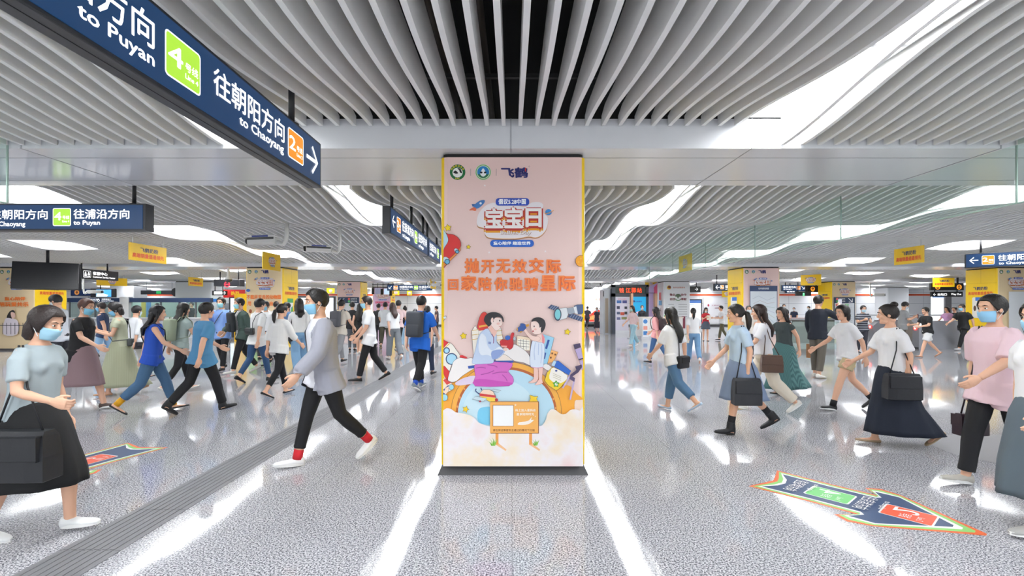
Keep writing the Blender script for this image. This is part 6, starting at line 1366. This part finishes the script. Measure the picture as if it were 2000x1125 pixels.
person('person in white top and cream wide trousers with long brown hair', 1492, 803, 594, 168, ('long', '2f1f1b', .34), T('e9e9ee', .8, .02, .026), ('trousers', 'e6dccb', 1.45, 1.93), ('e9e7e2', 'sneaker'), 'stride2', mask=None, yaw=-10, extra=hang_bag('brown leather shoulder bag of the woman in cream trousers', '5a4236', 1, .3, .26, .11, .58, -.04, .21))
person('person in long teal pleated skirt with very long dark hair', 1532, 768, 600, 200, ('long', '1d1413', .42), T('3a4446', .4, .02, .018), ('skirt', '40686a', .88, 1.5, stripe_mat('3c6365', '55807f', 34, 1)), ('20201f', 'flat'), 'stride', mask=None)
person('person in navy shirt raising a phone to take a picture', 1598, 738, 578, 28, ('short', '15110f'), T('171d2a', 1.9, -.1, .028), ('trousers', '5d574e', 1.15, 1.85), ('e8e4dc', 'sneaker'), 'photo', mask=None, sex='m', extra=[held('phone', 'white phone raised by the man in the navy shirt', 'phone', -1, 'd5d8e4', .012, .16, .08, -.02, .1), held('paper_bag', 'brown paper bag hanging from the hand of the navy shirt man', 'bag', 1, '9a6a40', .24, .3, .1, .26, .09, handle=True)])
person('person in white tee and khaki shorts with black high top shoes', 1655, 800, 596, 176, ('bob', '1d1513'), T('eeeef0', .8, -.06, .03), ('shorts', 'c2b08a', .55), ('1b1b1f', 'sneaker'), 'stride', mask=None, socks=('1c1c20', .08), yaw=15)
person('person in white tee and long navy skirt with beige flats, walking left', 1745, 870, 598, 172, ('bun', '1d1513'), T('ebebee', .85, .0, .036), ('skirt', '141d2e', .86, 1.0), ('a58e72', 'flat'), dict(L=(-18, 26, 32), Rr=(13, 4, -4), AL=(-18, 10, 20, 6), AR=(22, 12, 40, 8), lean=4), mask=None, yaw=-20, extra=hang_bag('black leather shoulder bag of the woman in the long navy skirt', '191b22', 1, .36, .3, .13, .62, .06, .24))
person('person in striped navy polo and mask facing the camera behind the gates', 1684, 690, 597, 262, ('short',), T('24293a', .7, -.1, .026, stripe_mat('1f2433', '8b8d94', 4.2, 2)), ('trousers', '3a3a44'), BK, 'phone', mask='bfe3f2', sex='m', nod=2)
person('person in grey tee looking at a phone by the plain white pillar', 1762, 688, 590, 340, ('short',), T('8f9092', .8, -.12, .028), ('trousers', '6a6862'), BK, 'phone', mask='d6e2ee', sex='m', extra=held('phone', 'phone in the hands of the man in the grey tee', 'phone', -1, '8a3a3a', .012, .15, .08))
person('person in black tee and white shorts passing the ticket gates', 1812, 698, 600, 175, ('short', '15110f'), T('17191c', .75, -.06, .03), ('shorts', 'eaeaea', .8), ('9a6a50', 'flat'), dict(POSES['stride'], AL=(20, 10, 60, 8), AR=(24, 10, 64, 8)), mask=None, sex='m')
person('person in lilac tee and jeans walking left of the black clad man by the gates', 1852, 672, 599, 190, ('bob', '221819'), T('c79ac6', .7, -.08, .026), ('trousers', '2f4a6e', 1.1), ('1f1f24', 'sneaker'), 'stride', mask=None)
person('person hidden between the lilac tee and the black clad man', 1866, 668, 600, 190, ('short',), T('3a3036', .7, -.08), ('trousers', '3a3036'), BK, 'walk', mask=None, sex='m')
person('person all in black with blue mask by the far right yellow pillar', 1882, 684, 594, 185, ('short', '1b1614'), T('17181b', .8, -.12, .03), ('trousers', '15151a', 1.1), ('dcdce0', 'sneaker'), 'stride', mask='8fc7e4', sex='m')
person('person in pink shirt with blue mask, large at the right edge, walking left', 1948, 952, 578, 182, ('short', '17120f'), T('eecfd8', .95, -.15, .036), ('trousers', '17181d', 1.15), ('b9b5ac', 'sneaker'), dict(L=(-14, 22, 26), Rr=(17, 6, -8), AL=(34, 12, 24, 8), AR=(-10, 10, 20, 6), lean=3), mask='93c9ea', sex='m', extra=hang_bag('dark maroon handbag beside the man in the pink shirt', '2a1a24', -1, .26, .2, .1, .86, .04, .22))
person('person in white tee and grey skirt cut off by the right edge of the frame', 2042, 1035, 590, 184, ('long', '1d1513', .3), T('f0f0f2', .7, .0, .03), ('skirt', '56636c', .74, .9), ('a9a9a6', 'sneaker'), dict(L=(18, 8, -6), Rr=(-16, 24, 26), AL=(26, 12, 10, 4), AR=(-10, 8, 20, 6), lean=4), mask='9fd0ea')
for px, fy, top, hd, col, lab in ((1531, 652, 594, 250, '1d1d22', 'person in black with mask far back, left of the three heads behind the glass railing'), (1551, 646, 601, 225, '26304a', 'person in navy looking down, middle of the three heads behind the glass railing'), (1580, 648, 598, 200, 'cfd6e4', 'person with pale blue mask far back, right of the three heads behind the glass railing')):
    person(lab, px, fy, top, hd, ('short',), T(col, .8, -.1), ('trousers', '2b2c33'), BK, 'stand', mask='dbe6ee', sex='m')
person('person with bald forehead and glasses between the blue and white tops', 1462, 700, 597, 255, ('short', '3a3230'), T('d9d2c8', .7, -.1), ('trousers', '4a4a50'), BK, 'stand', mask='e8ecef', sex='m', glasses=True)
person('person inside the counter office wearing black, seen over the counter', 375, 655, 588, 265, ('short',), T('20242a', .8, -.1), ('trousers', '20242a'), BK, 'stand', mask=None, sex='m', dep=24.6, H=1.74)
person('person with dark hair behind the glass of the counter, left of the black clad clerk', 308, 655, 592, 250, ('short',), T('c9d4dc', .8, -.1), ('trousers', '20242a'), BK, 'stand', mask='b9dcec', sex='m', dep=24.9, H=1.7)
